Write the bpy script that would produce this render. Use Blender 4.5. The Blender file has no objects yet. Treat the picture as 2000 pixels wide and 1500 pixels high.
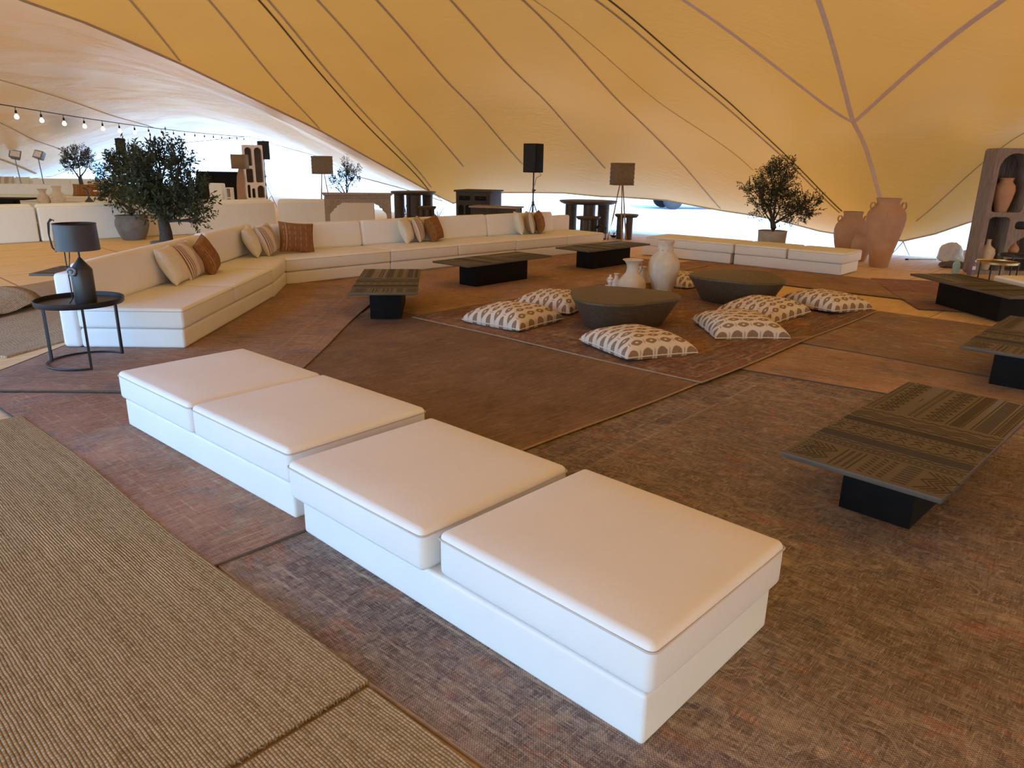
import bpy, bmesh, math, random
import numpy as np
from mathutils import Vector, Matrix

# ---------------------------------------------------------------- camera, light, exposure
S = bpy.context.scene
C = S.collection
R = math.radians
cam_d = bpy.data.cameras.new('camera')
cam = bpy.data.objects.new('camera', cam_d); C.objects.link(cam)
cam_d.sensor_width = 36.0; cam_d.lens = 25.33; cam_d.clip_end = 2000
cam.matrix_world = Matrix.Translation((0, 0, 1.75)) @ Matrix.Rotation(R(90) - .2944, 4, 'X') @ Matrix.Rotation(.0153, 4, 'Z')
S.camera = cam

world = bpy.data.worlds.new('desert_sky'); S.world = world; world.use_nodes = True
wn = world.node_tree.nodes; wl = world.node_tree.links
sky = wn.new('ShaderNodeTexSky'); sky.sky_type = 'NISHITA'; sky.sun_disc = False
sky.sun_elevation = R(45); sky.sun_rotation = R(130); sky.air_density = 1.6; sky.dust_density = .8; sky.ozone_density = 3.0
wn['Background'].inputs[1].default_value = 1.62
wb = wn.new('ShaderNodeMix'); wb.data_type = 'RGBA'; wb.blend_type = 'MULTIPLY'; wb.inputs[0].default_value = 1
wb.inputs[7].default_value = (.55, .79, 1.18, 1)      # the camera's warm-interior white balance, the same all over the sky
wl.new(sky.outputs[0], wb.inputs[6]); wl.new(wb.outputs[2], wn['Background'].inputs[0])

sun_d = bpy.data.lights.new('sun', 'SUN'); sun_d.energy = 12; sun_d.angle = R(.6); sun_d.color = (.60, .81, 1.0)
sun = bpy.data.objects.new('sun', sun_d); C.objects.link(sun)
sun.rotation_euler = Vector((-.42, .58, -.70)).to_track_quat('-Z', 'Y').to_euler()

S.view_settings.view_transform = 'Standard'; S.view_settings.look = 'None'
S.view_settings.gamma = 1.0; S.view_settings.use_curve_mapping = False
S.view_settings.exposure = -.46

# ---------------------------------------------------------------- helpers: objects
def link(o, parent=None):
    C.objects.link(o)
    if parent is not None: o.parent = parent
    return o
def tag(o, label=None, cat=None, group=None, kind=None):
    if label: o['label'] = label
    if cat: o['category'] = cat
    if group: o['group'] = group
    if kind: o['kind'] = kind
    return o
def thing(name, label, cat, loc=(0, 0, 0), rz=0.0, group=None):
    o = bpy.data.objects.new(name, None); o.empty_display_size = .1; C.objects.link(o)
    o.location = loc; o.rotation_euler = (0, 0, rz)
    return tag(o, label, cat, group)
def copy_tree(o, parent=None):
    c = o.copy(); C.objects.link(c)
    if parent is not None: c.parent = parent
    for ch in list(o.children): copy_tree(ch, c)
    return c
def from_mesh(name, me, parent=None, mat=None):
    if mat is not None and len(me.materials) == 0: me.materials.append(mat)
    return link(bpy.data.objects.new(name, me), parent)

class MB:
    """collects vertices, faces and uvs; build() links them as one mesh object"""
    def __init__(s): s.v = []; s.f = []; s.uv = None
    def add(s, v, f):
        o = len(s.v); s.v += [tuple(p) for p in v]; s.f += [tuple(i + o for i in q) for q in f]; return s
    def box(s, c, d, rz=0, m=None):
        hx, hy, hz = d[0]/2, d[1]/2, d[2]/2; ca, sa = math.cos(rz), math.sin(rz)
        vs = []
        for z in (-hz, hz):
            for x, y in ((-hx, -hy), (hx, -hy), (hx, hy), (-hx, hy)):
                vs.append((c[0]+x*ca-y*sa, c[1]+x*sa+y*ca, c[2]+z))
        return s.add(vs, [(3,2,1,0),(4,5,6,7),(0,1,5,4),(1,2,6,5),(2,3,7,6),(3,0,4,7)])
    def tube(s, path, r, n=8, closed=False):
        P = [Vector(p) for p in path]; k = len(P); rr = r if hasattr(r, '__len__') else [r]*k
        vs = []; ref = Vector((0, 0, 1))
        for i, p in enumerate(P):
            a = P[(i-1) % k] if (closed or i > 0) else p; b = P[(i+1) % k] if (closed or i < k-1) else p
            t = (b - a).normalized()
            u = t.cross(ref)
            if u.length < .05: u = t.cross(Vector((1, 0, 0)))
            u.normalize(); w = t.cross(u); ref = ref if abs(t.dot(ref)) < .95 else Vector((1, 0, 0))
            for j in range(n):
                q = 2*math.pi*j/n; vs.append(p + (u*math.cos(q) + w*math.sin(q))*rr[i])
        fs = []
        for i in range(k if closed else k-1):
            for j in range(n):
                a, b = i*n, ((i+1) % k)*n
                fs.append((a+j, a+(j+1) % n, b+(j+1) % n, b+j))
        if not closed: fs += [tuple(range(n)), tuple(reversed(range((k-1)*n, k*n)))]
        return s.add(vs, fs)
    def lathe(s, prof, n=28, c=(0, 0, 0), flute=0, nf=0):
        vs = []; k = len(prof)
        for (r, z) in prof:
            for j in range(n):
                q = 2*math.pi*j/n; rr = r*(1 + (flute*math.cos(nf*q) if nf else 0))
                vs.append((c[0]+rr*math.cos(q), c[1]+rr*math.sin(q), c[2]+z))
        fs = [(i*n+j, i*n+(j+1) % n, (i+1)*n+(j+1) % n, (i+1)*n+j) for i in range(k-1) for j in range(n)]
        fs += [tuple(reversed(range(n))), tuple(range((k-1)*n, k*n))]
        return s.add(vs, fs)
    def prism(s, poly, z0, z1):
        n = len(poly)
        return s.add([(x, y, z0) for x, y in poly] + [(x, y, z1) for x, y in poly],
                     [tuple(reversed(range(n))), tuple(range(n, 2*n))] + [(i, (i+1) % n, n+(i+1) % n, n+i) for i in range(n)])
    def mesh(s, name, bevel=0, seg=3, angle=40, fix=True):
        me = bpy.data.meshes.new(name); me.from_pydata(s.v, [], s.f); me.validate()
        bm = bmesh.new(); bm.from_mesh(me)
        if fix: bmesh.ops.recalc_face_normals(bm, faces=bm.faces)
        if bevel: bmesh.ops.bevel(bm, geom=list(bm.edges), offset=bevel, segments=seg, profile=.5, affect='EDGES', clamp_overlap=True)
        bm.to_mesh(me); bm.free()
        if s.uv and not bevel:
            ul = me.uv_layers.new(name='uv')
            for lp in me.loops: ul.data[lp.index].uv = s.uv[lp.vertex_index]
        for p in me.polygons: p.use_smooth = True
        me.set_sharp_from_angle(angle=R(angle))
        return me
    def build(s, name, mat, parent=None, bevel=0, seg=3, angle=40, fix=True):
        return from_mesh(name, s.mesh(name, bevel, seg, angle, fix), parent, mat)

def rbox(sx, sy, sz, r, crown=0, sag=0, n=6):
    """soft rounded box from (0,0,0) to (sx,sy,sz); crown lifts the top face"""
    h = (sx/2, sy/2, sz/2); ax = []
    for k in range(3):
        a = h[k]; t = [-a + r*i/3 for i in range(3)]; m = [-(a-r) + 2*(a-r)*i/n for i in range(n+1)]
        ax.append(t + m + [-x for x in reversed(t)])
    nx, ny, nz = (len(a) for a in ax); idx = {}; mb = MB()
    def vid(i, j, k):
        if (i, j, k) not in idx:
            p = Vector((ax[0][i], ax[1][j], ax[2][k])); q = Vector([max(-(h[c]-r), min(h[c]-r, p[c])) for c in range(3)])
            d = p - q
            if d.length > 1e-9: p = q + d.normalized()*r
            bump = (1-(abs(p.x)/h[0])**3)*(1-(abs(p.y)/h[1])**3)
            bx = (1-(abs(p.z)/h[2])**2)
            z = p.z + (crown*bump if p.z > 0 else 0)
            x = p.x*(1 + sag*bx/h[0]*(1-(abs(p.y)/h[1])**4)); y = p.y*(1 + sag*bx/h[1]*(1-(abs(p.x)/h[0])**4))
            idx[i, j, k] = len(mb.v); mb.v.append((x+h[0], y+h[1], z+h[2]))
        return idx[i, j, k]
    for k in (0, nz-1):
        for i in range(nx-1):
            for j in range(ny-1): mb.f.append((vid(i,j,k), vid(i+1,j,k), vid(i+1,j+1,k), vid(i,j+1,k)))
    for j in (0, ny-1):
        for i in range(nx-1):
            for k in range(nz-1): mb.f.append((vid(i,j,k), vid(i+1,j,k), vid(i+1,j,k+1), vid(i,j,k+1)))
    for i in (0, nx-1):
        for j in range(ny-1):
            for k in range(nz-1): mb.f.append((vid(i,j,k), vid(i,j+1,k), vid(i,j+1,k+1), vid(i,j,k+1)))
    return mb
def shift(mb, d, rz=0):
    ca, sa = math.cos(rz), math.sin(rz)
    mb.v = [(x*ca-y*sa+d[0], x*sa+y*ca+d[1], z+d[2]) for x, y, z in mb.v]; return mb
def outline_mesh(name, loops, depth, bevel=0):
    """filled 2D outline (first loop) with holes (others) in the XZ plane, front at y=0, thick towards +y"""
    cu = bpy.data.curves.new(name, 'CURVE'); cu.dimensions = '2D'; cu.fill_mode = 'BOTH'; cu.extrude = depth/2; cu.bevel_depth = bevel
    for lp in loops:
        sp = cu.splines.new('POLY'); sp.points.add(len(lp)-1); sp.use_cyclic_u = True
        for p, (x, z) in zip(sp.points, lp): p.co = (x, z, 0, 1)
    o = bpy.data.objects.new(name, cu); C.objects.link(o)
    dg = bpy.context.evaluated_depsgraph_get(); dg.update()
    me = bpy.data.meshes.new_from_object(o.evaluated_get(dg)); bpy.data.objects.remove(o); bpy.data.curves.remove(cu)
    me.transform(Matrix.Translation((0, depth/2, 0)) @ Matrix.Rotation(R(90), 4, 'X'))
    for p in me.polygons: p.use_smooth = False
    me.name = name
    return me
def rrect(x0, z0, x1, z1, r, n=6, top=None):
    rt = r if top is None else top; out = []
    for (cx, cz, a0, q) in ((x1-r, z0+r, -90, r), (x1-rt, z1-rt, 0, rt), (x0+rt, z1-rt, 90, rt), (x0+r, z0+r, 180, r)):
        for i in range(n+1):
            a = R(a0 + 90*i/n); out.append((cx+q*math.cos(a), cz+q*math.sin(a)))
    return out

# ---------------------------------------------------------------- helpers: materials
class NT:
    def __init__(s, name):
        s.m = bpy.data.materials.new(name); s.m.use_nodes = True; s.t = s.m.node_tree; s.n = s.t.nodes; s.b = s.n['Principled BSDF']
    def new(s, typ, ins=None, **kw):
        nd = s.n.new('ShaderNode'+typ)
        for k, v in kw.items(): setattr(nd, k, v)
        for k, v in (ins or {}).items(): s.set(nd, k, v)
        return nd
    def set(s, nd, k, v):
        sock = nd.inputs[k]
        if isinstance(v, bpy.types.NodeSocket): s.t.links.new(v, sock)
        else: sock.default_value = v
    def math(s, op, a, b=0.0, c=None, clamp=False):
        nd = s.new('Math', operation=op, use_clamp=clamp); s.set(nd, 0, a); s.set(nd, 1, b)
        if c is not None: s.set(nd, 2, c)
        return nd.outputs[0]
    def mix(s, f, a, b, blend='MIX'):
        nd = s.new('Mix', data_type='RGBA', blend_type=blend); s.set(nd, 0, f); s.set(nd, 6, col(a)); s.set(nd, 7, col(b)); return nd.outputs[2]
    def noise(s, vec, scale, detail=3, rough=.55, dist=0):
        return s.new('TexNoise', {'Vector': vec, 'Scale': scale, 'Detail': detail, 'Roughness': rough, 'Distortion': dist})
    def mapr(s, x, a, b, c=0., d=1.):
        return s.new('MapRange', {'Value': x, 'From Min': a, 'From Max': b, 'To Min': c, 'To Max': d}).outputs[0]
    def scale(s, vec, sc, rot=(0, 0, 0)):
        return s.new('Mapping', {'Vector': vec, 'Scale': sc, 'Rotation': rot}).outputs[0]
    def bump(s, h, strength, dist=.01):
        s.set(s.b, 'Normal', s.new('Bump', {'Height': h, 'Strength': strength, 'Distance': dist}).outputs[0])
    @property
    def obj(s): return s.new('TexCoord').outputs['Object']
    @property
    def uv(s): return s.new('TexCoord').outputs['UV']
def col(c): return c if isinstance(c, bpy.types.NodeSocket) else ((*c, 1) if len(c) == 3 else c)

def simple(name, c, rough=.6, var=.12, scale=6, bump=0, bscale=80, metal=0, spec=.5, stretch=(1, 1, 1)):
    t = NT(name); v = t.scale(t.obj, stretch)
    n = t.noise(v, scale, 4).outputs[0]
    f = t.mapr(n, .3, .7, 0, 1)
    t.set(t.b, 'Base Color', t.mix(f, tuple(x*(1-var) for x in c), tuple(min(1, x*(1+var)) for x in c)))
    t.set(t.b, 'Roughness', rough); t.set(t.b, 'Metallic', metal); t.set(t.b, 'Specular IOR Level', spec)
    if bump: t.bump(t.noise(v, bscale, 2).outputs[0], bump, .004)
    return t.m

white = simple('white_upholstery', (.84, .83, .81), .5, .02, 3, .12, 260, spec=.35)
black_metal = simple('black_metal', (.012, .012, .013), .42, .2, 8)
dark_metal = simple('dark_lamp_metal', (.035, .032, .03), .38, .25, 5)
table_dark = simple('black_stained_wood', (.009, .0075, .007), .6, .3, 4, .1, 120, spec=.12)
table_top_m = simple('bronze_carved_wood', (.085, .066, .05), .42, .15, 3, .1, 200)
groove = simple('carved_groove', (.030, .020, .015), .6, .2, 20)
drum_m = simple('grained_dark_wood', (.090, .064, .041), .5, .35, 7, .25, 40, stretch=(1, 6, 10))
terracotta = simple('terracotta', (.51, .30, .175), .85, .10, 5, .25, 70)
cream_clay = simple('cream_ceramic', (.66, .57, .46), .75, .10, 9, .3, 60)
white_clay = simple('white_ceramic', (.78, .74, .70), .5, .04, 9)
grey_pot = simple('grey_stone_pot', (.15, .145, .15), .6, .2, 6, .2, 40)
light_pot = simple('pale_stone_pot', (.36, .33, .29), .8, .15, 8, .2, 50)
bark = simple('olive_bark', (.06, .052, .042), .9, .4, 14, .7, 30, stretch=(3, 3, .6))
leaf_m = simple('olive_leaf', (.050, .060, .030), .6, .45, 30, spec=.2)
soil = simple('potting_soil', (.04, .03, .02), .95, .4, 40, .6, 60)
rattan = simple('woven_rattan', (.22, .155, .085), .8, .3, 60, .6, 120)
lamp_wood = simple('light_turned_wood', (.34, .2, .10), .55, .2, 8, stretch=(6, 6, 1))
brown_wood = simple('dark_brown_wood', (.06, .045, .035), .5, .3, 5, .15, 40, stretch=(1, 1, 6))
carved_wood = simple('weathered_carved_wood', (.34, .27, .21), .8, .3, 30, .7, 70)
dark_carved = simple('dark_carved_wood', (.06, .05, .042), .75, .3, 25, .6, 60)
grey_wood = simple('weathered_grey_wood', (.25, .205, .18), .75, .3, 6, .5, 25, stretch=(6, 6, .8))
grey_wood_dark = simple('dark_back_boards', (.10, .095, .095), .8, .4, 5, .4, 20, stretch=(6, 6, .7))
plaster = simple('white_plaster', (.80, .75, .72), .8, .06, 6)
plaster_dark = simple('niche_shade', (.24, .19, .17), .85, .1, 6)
speaker_m = simple('speaker_black', (.010, .010, .010), .7, .2, 50, .3, 300, spec=.15)
grille = simple('speaker_grille', (.007, .007, .008), .7, .3, 300, .5, 400)
gold = simple('brushed_gold', (.6, .42, .18), .28, .05, 10, metal=1)
cable_m = simple('cable_black', (.006, .006, .007), .6, .1, 5)
rope_m = simple('rope_grey', (.2, .2, .2), .8, .2, 60)
plastic_white = simple('white_plastic', (.78, .74, .76), .4, .06, 10, .4, 14)
rust = simple('rust_linen', (.25, .10, .026), .85, .12, 20, .3, 300)
cream_linen = simple('cream_linen', (.74, .68, .55), .85, .05, 20, .3, 300)
tan_line = simple('pale_stitching', (.62, .46, .30), .9, .1, 30)
car_paint = simple('car_paint', (.10, .10, .11), .35, .1, 2)
van_white = simple('white_paint', (.8, .8, .82), .4, .03, 2)
tyre = simple('tyre_rubber', (.02, .02, .022), .8, .2, 30)
alloy = simple('wheel_alloy', (.32, .33, .36), .4, .1, 10, metal=.6)
dark_glass = simple('dark_glass', (.02, .025, .03), .1, .1, 2)
grey_metal = simple('grey_metal', (.22, .23, .24), .5, .1, 10, metal=.4)
blue_cloth = simple('pale_blue_cloth', (.32, .45, .68), .8, .15, 6)
yellow_m = simple('yellow_plastic', (.65, .5, .08), .5, .1, 10)
rubbish = simple('grey_fabric_heap', (.16, .12, .12), .9, .4, 14, .5, 30)
purple_m = simple('purple_carton', (.20, .15, .22), .6, .2, 12)
teal_m = simple('teal_plastic', (.30, .48, .46), .3, .1, 8)
rock_m = simple('desert_rock', (.42, .33, .26), .9, .25, 2, .8, 3)
tape_m = simple('seam_tape', (.50, .37, .22), .8, .08, 6)  # the tape's own tan colour, along canopy seams and hems
band_m = simple('reinforcing_band', (.86, .68, .46), .8, .06, 6)
pipe_m = simple('upholstery_seam', (.56, .53, .49), .6, .03, 6)
seam_dark = simple('ridge_cable', (.12, .085, .045), .8, .1, 6)
# ---------------------------------------------------------------- patterned materials
def tent_material(name, dif, trans, wrinkle, gloss=.35):
    t = NT(name); n = t.n; n.remove(t.b)
    v = t.obj
    cloth = t.noise(t.scale(v, (.35, .35, .35)), 1.2, 4).outputs[0]
    f = t.mapr(cloth, .3, .7)
    cd = t.mix(f, tuple(x*.94 for x in dif), dif); ct = t.mix(f, tuple(x*.92 for x in trans), trans)
    w = t.noise(t.scale(v, (1.1, 3.4, 3.0), (0, 0, R(-38))), 1.6, 5, .6, .8).outputs[0]
    fold = t.noise(t.scale(v, (.5, .5, .5)), .7, 2).outputs[0]
    hgt = t.math('MULTIPLY', w, t.mapr(fold, .42, .62))
    bp = t.new('Bump', {'Height': hgt, 'Strength': wrinkle, 'Distance': .10}).outputs[0]
    d = t.new('BsdfDiffuse', {'Color': cd, 'Normal': bp}); tr = t.new('BsdfTranslucent', {'Color': ct, 'Normal': bp})
    g = t.new('BsdfGlossy', {'Color': (1, .9, .75, 1), 'Roughness': .42, 'Normal': bp})
    add = t.new('AddShader'); t.t.links.new(d.outputs[0], add.inputs[0]); t.t.links.new(tr.outputs[0], add.inputs[1])
    fr = t.new('Fresnel', {'IOR': 1.35, 'Normal': bp})
    mx = t.new('MixShader'); t.t.links.new(t.math('MULTIPLY', fr.outputs[0], gloss, clamp=True), mx.inputs[0])
    t.t.links.new(add.outputs[0], mx.inputs[1]); t.t.links.new(g.outputs[0], mx.inputs[2])
    t.t.links.new(mx.outputs[0], n['Material Output'].inputs[0])
    return t.m
tent_m = tent_material('tan_tent_fabric', (.46, .285, .115), (.140, .043, .0045), .16, .10)
tent_m2 = tent_material('lit_tent_fabric', (.50, .345, .16), (.20, .082, .016), 1.0, .9)  # same tan fabric, with the second canopy's brighter light put into its colour

def rug_material(name, L, W, field, field2, border, line, wear, motif=1.0, bw=.34, seed=0., line_w=.02, weave=0, accents=((.30, .15, .09), (.15, .14, .145), (.34, .27, .19)), threads=.35, ladders=0.):
    """worn oriental rug: bands follow the rug's own edge, faded floral field, fine weave; uv are metres from the centre"""
    t = NT(name); uv = t.uv
    sx = t.new('SeparateXYZ', {0: uv}); u, v = sx.outputs[0], sx.outputs[1]
    wob = t.noise(uv, 5, 2).outputs[0]
    du = t.math('SUBTRACT', L/2, t.math('ABSOLUTE', u)); dv = t.math('SUBTRACT', W/2, t.math('ABSOLUTE', v))
    e = t.math('ADD', t.math('MINIMUM', du, dv), t.math('MULTIPLY', t.math('SUBTRACT', wob, .5), .03))
    off = t.new('VectorMath', {0: uv, 1: (seed*7.3, seed*3.1, 0)}, operation='ADD').outputs[0]
    big = t.noise(off, 1.3, 4, .6).outputs[0]; mid = t.noise(off, 7, 5, .65).outputs[0]
    streak = t.noise(t.scale(off, (30, 3.2, 1)), 1.6, 4, .7).outputs[0]; streak2 = t.noise(t.scale(off, (3.2, 30, 1)), 1.6, 4, .7).outputs[0]
    fieldc = t.mix(t.mapr(big, .35, .65), field, field2)
    # vines and flowers
    vn = t.noise(off, 2.6*motif, 2, .5, 1.6).outputs[0]
    vine = t.mapr(t.math('ABSOLUTE', t.math('SUBTRACT', vn, .5)), .012, .03, 1, 0)
    vor = t.new('TexVoronoi', {'Vector': off, 'Scale': 2.3*motif, 'Randomness': .75}, feature='F1')
    dd = vor.outputs['Distance']
    ring = t.mapr(t.math('ABSOLUTE', t.math('SUBTRACT', dd, .20)), .015, .05, 1, 0)
    dot = t.mapr(dd, .06, .10, 1, 0)
    c = t.mix(t.math('MULTIPLY', vine, t.mapr(mid, .40, .60, .5, 0)), fieldc, line)
    c = t.mix(t.math('MULTIPLY', ring, .5), c, border)
    c = t.mix(t.math('MULTIPLY', dot, .6), c, line)
    if ladders:      # small comb-shaped motifs strewn over the field
        vp = t.new('TexVoronoi', {'Vector': off, 'Scale': 3.2, 'Randomness': .8}, feature='F1')
        dl = t.new('VectorMath', {0: off, 1: vp.outputs['Position']}, operation='SUBTRACT').outputs[0]
        ds = t.new('SeparateXYZ', {0: dl}); dx, dy = ds.outputs[0], ds.outputs[1]
        lm = t.math('MULTIPLY', t.mapr(t.math('ABSOLUTE', dx), .05, .055, 1, 0), t.mapr(t.math('ABSOLUTE', dy), .016, .020, 1, 0))
        lm = t.math('MULTIPLY', lm, t.mapr(t.math('SINE', t.math('MULTIPLY', dx, 300)), -.3, .3, .15, 1))
        pick = t.mapr(t.new('SeparateColor', {0: vp.outputs['Color']}).outputs[0], .45, .5)
        c = t.mix(t.math('MULTIPLY', t.math('MULTIPLY', lm, pick), ladders), c, (.33, .16, .085))
    # border with blocks of motifs
    bvor = t.new('TexVoronoi', {'Vector': t.scale(off, (1, 1, 1)), 'Scale': 8.5*motif, 'Randomness': .35}, feature='F1')
    bm = t.mapr(bvor.outputs['Distance'], .28, .36, 1, 0)
    bc = t.mix(t.math('MULTIPLY', bm, .45), border, t.mix(.5, line, field2))
    c = t.mix(t.mapr(e, bw-.004, bw+.004, 1, 0), c, bc)
    for (p, w) in ((bw, line_w), (bw*.72, line_w*.6), (bw*.22, line_w*.7), (bw*.34, line_w*.5)):
        ln = t.math('MULTIPLY', t.mapr(t.math('ABSOLUTE', t.math('SUBTRACT', e, p)), w*.4, w*.75, .75, 0), t.mapr(mid, .36, .58, 1, .15))
        c = t.mix(ln, c, line)
    c = t.mix(t.mapr(e, bw*.17, bw*.20, .7, 0), c, field)
    # faded patches of other dyes, with soft shapes of their own
    for i, (sc, cc, am) in enumerate(((3.1, accents[0], .75), (2.2, accents[1], .7), (4.6, accents[2], .6))):
        pn = t.noise(t.new('VectorMath', {0: t.scale(off, (1, 1.7, 1)), 1: (i*11.7, 4.1*i, 0)}, operation='ADD').outputs[0], sc, 3, .6, .7).outputs[0]
        c = t.mix(t.math('MULTIPLY', t.mapr(pn, .56, .66), am), c, cc)
    # wear: threads show through
    wr = t.math('MULTIPLY', t.mapr(t.math('ADD', t.math('MULTIPLY', streak, .5), t.math('MULTIPLY', mid, .5)), .42, .62), wear)
    c = t.mix(wr, c, tuple(.55*a+.45*b for a, b in zip(line, field2)))
    dk = t.mapr(t.math('ADD', t.math('MULTIPLY', streak2, .5), t.math('MULTIPLY', big, .5)), .40, .60, .62, 1.12)
    c = t.mix(1, c, t.new('CombineColor', {0: dk, 1: dk, 2: dk}).outputs[0], 'MULTIPLY')
    # single light and dark threads
    t1 = t.noise(t.scale(off, (16, 230, 1)), 1, 2, .6).outputs[0]; t2 = t.noise(t.scale(off, (230, 16, 1)), 1, 2, .6).outputs[0]
    lt = t.math('MULTIPLY', t.math('MAXIMUM', t.mapr(t1, .54, .70), t.mapr(t2, .57, .72)), threads)
    c = t.mix(lt, c, line)
    dk2 = t.mapr(t.math('MINIMUM', t1, t2), .30, .46, 1-.6*threads, 1)
    c = t.mix(1, c, t.new('CombineColor', {0: dk2, 1: dk2, 2: dk2}).outputs[0], 'MULTIPLY')
    # weave
    wx = t.math('SINE', t.math('MULTIPLY', u, 640)); wy = t.math('SINE', t.math('MULTIPLY', v, 520))
    wv = t.math('MULTIPLY', wx, wy)
    k = t.mapr(wv, -1, 1, 1-.5*weave, 1+.5*weave)
    c = t.mix(1, c, t.new('CombineColor', {0: k, 1: k, 2: k}).outputs[0], 'MULTIPLY')
    c = t.mix(1, c, (1.34, 1.34, 1.34), 'MULTIPLY')
    t.set(t.b, 'Base Color', c); t.set(t.b, 'Roughness', .95); t.set(t.b, 'Specular IOR Level', .15)
    t.bump(t.math('ADD', t.math('MULTIPLY', wv, .4), t.math('MULTIPLY', streak, 1.2)), .45, .006)
    return t.m

def jute_material(name, c1, c2, c3, row=.0155):
    """chunky rows of twisted jute; rows run along u"""
    t = NT(name); uv = t.uv
    wob = t.noise(uv, 9, 2).outputs[0]
    sx = t.new('SeparateXYZ', {0: uv}); u, v = sx.outputs[0], sx.outputs[1]
    v2 = t.math('ADD', v, t.math('MULTIPLY', t.math('SUBTRACT', wob, .5), .012))
    vr = t.math('DIVIDE', v2, row); rowi = t.math('FLOOR', vr)
    fv = t.math('SUBTRACT', t.math('FRACT', vr), .5)
    rnd = t.new('TexWhiteNoise', {'W': rowi}, noise_dimensions='1D').outputs[0]
    ur = t.math('ADD', t.math('DIVIDE', u, row*1.25), t.math('MULTIPLY', rnd, 7.0))
    fu = t.math('SUBTRACT', t.math('FRACT', ur), .5)
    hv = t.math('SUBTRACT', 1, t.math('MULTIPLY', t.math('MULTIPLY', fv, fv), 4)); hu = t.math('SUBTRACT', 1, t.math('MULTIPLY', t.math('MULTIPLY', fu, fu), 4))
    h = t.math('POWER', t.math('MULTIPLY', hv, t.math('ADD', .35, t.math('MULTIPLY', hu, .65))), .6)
    cell = t.new('CombineXYZ', {0: t.math('FLOOR', ur), 1: rowi}).outputs[0]
    cr = t.new('TexWhiteNoise', {'Vector': cell}, noise_dimensions='2D').outputs[0]
    band = t.noise(t.scale(uv, (.7, 16, 1)), 2.2, 5, .7).outputs[0]
    c = t.mix(t.mapr(band, .36, .64), c1, c2)
    c = t.mix(t.math('MULTIPLY', cr, .6), c, c3)
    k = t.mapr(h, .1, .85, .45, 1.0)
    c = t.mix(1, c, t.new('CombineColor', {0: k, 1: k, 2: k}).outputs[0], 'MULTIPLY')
    t.set(t.b, 'Base Color', c); t.set(t.b, 'Roughness', .95); t.set(t.b, 'Specular IOR Level', .1)
    t.bump(h, .9, .008)
    return t.m
jute_a = jute_material('jute_weave', (.33, .215, .09), (.54, .385, .20), (.66, .50, .31), .0115)
jute_b = jute_material('jute_weave_far', (.38, .265, .14), (.50, .37, .22), (.55, .42, .27), .03)

def ikat_material():
    t = NT('ikat_print'); uv = t.uv
    jit = t.noise(t.scale(uv, (6, 40, 1)), 2.0, 3).outputs[0]
    sx = t.new('SeparateXYZ', {0: uv}); u, v = sx.outputs[0], sx.outputs[1]
    u = t.math('ADD', u, t.math('MULTIPLY', t.math('SUBTRACT', jit, .5), .05))
    a = t.math('MULTIPLY', u, 2.4); b = t.math('MULTIPLY', v, 4.4); row = t.math('FLOOR', b)
    a = t.math('ADD', a, t.math('MULTIPLY', t.math('MODULO', t.math('ABSOLUTE', row), 2), .5))
    fa = t.math('ABSOLUTE', t.math('SUBTRACT', t.math('FRACT', a), .5)); fb = t.math('ABSOLUTE', t.math('SUBTRACT', t.math('FRACT', b), .5))
    d = t.math('ADD', t.math('POWER', t.math('MULTIPLY', fa, 2.35), 1.5), t.math('POWER', t.math('MULTIPLY', fb, 2.6), 1.6))
    oval = t.mapr(d, .80, .95, 1, 0); inner = t.mapr(d, .10, .16, 1, 0)
    gap = t.mapr(t.math('ABSOLUTE', t.math('SUBTRACT', fa, .5)), .015, .04, 1, 0)
    gap = t.math('MULTIPLY', gap, t.mapr(fb, .18, .30, 1, 0))
    c = t.mix(oval, (.74, .66, .55), (.25, .145, .09))
    c = t.mix(inner, c, (.70, .62, .52)); c = t.mix(t.math('MULTIPLY', gap, .8), c, (.20, .105, .075))
    c = t.mix(t.math('MULTIPLY', t.noise(uv, 30, 3).outputs[0], .25), c, (.60, .52, .42))
    t.set(t.b, 'Base Color', c); t.set(t.b, 'Roughness', .9); t.set(t.b, 'Specular IOR Level', .15)
    t.bump(t.noise(t.scale(uv, (60, 260, 1)), 1, 2).outputs[0], .25, .004)
    return t.m
ikat = ikat_material()

def stripe_material():
    t = NT('striped_linen'); uv = t.uv
    sx = t.new('SeparateXYZ', {0: uv}); u = sx.outputs[0]
    m = t.math('ABSOLUTE', t.math('SINE', t.math('MULTIPLY', u, 26)))
    grp = t.mapr(t.math('SINE', t.math('MULTIPLY', u, 6.5)), -.35, -.25)
    s = t.math('MULTIPLY', t.mapr(m, .72, .82), grp)
    c = t.mix(s, (.68, .58, .47), (.20, .085, .055))
    t.set(t.b, 'Base Color', c); t.set(t.b, 'Roughness', .9)
    t.bump(t.noise(t.scale(uv, (200, 60, 1)), 1, 2).outputs[0], .25, .004)
    return t.m
stripe = stripe_material()

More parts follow.
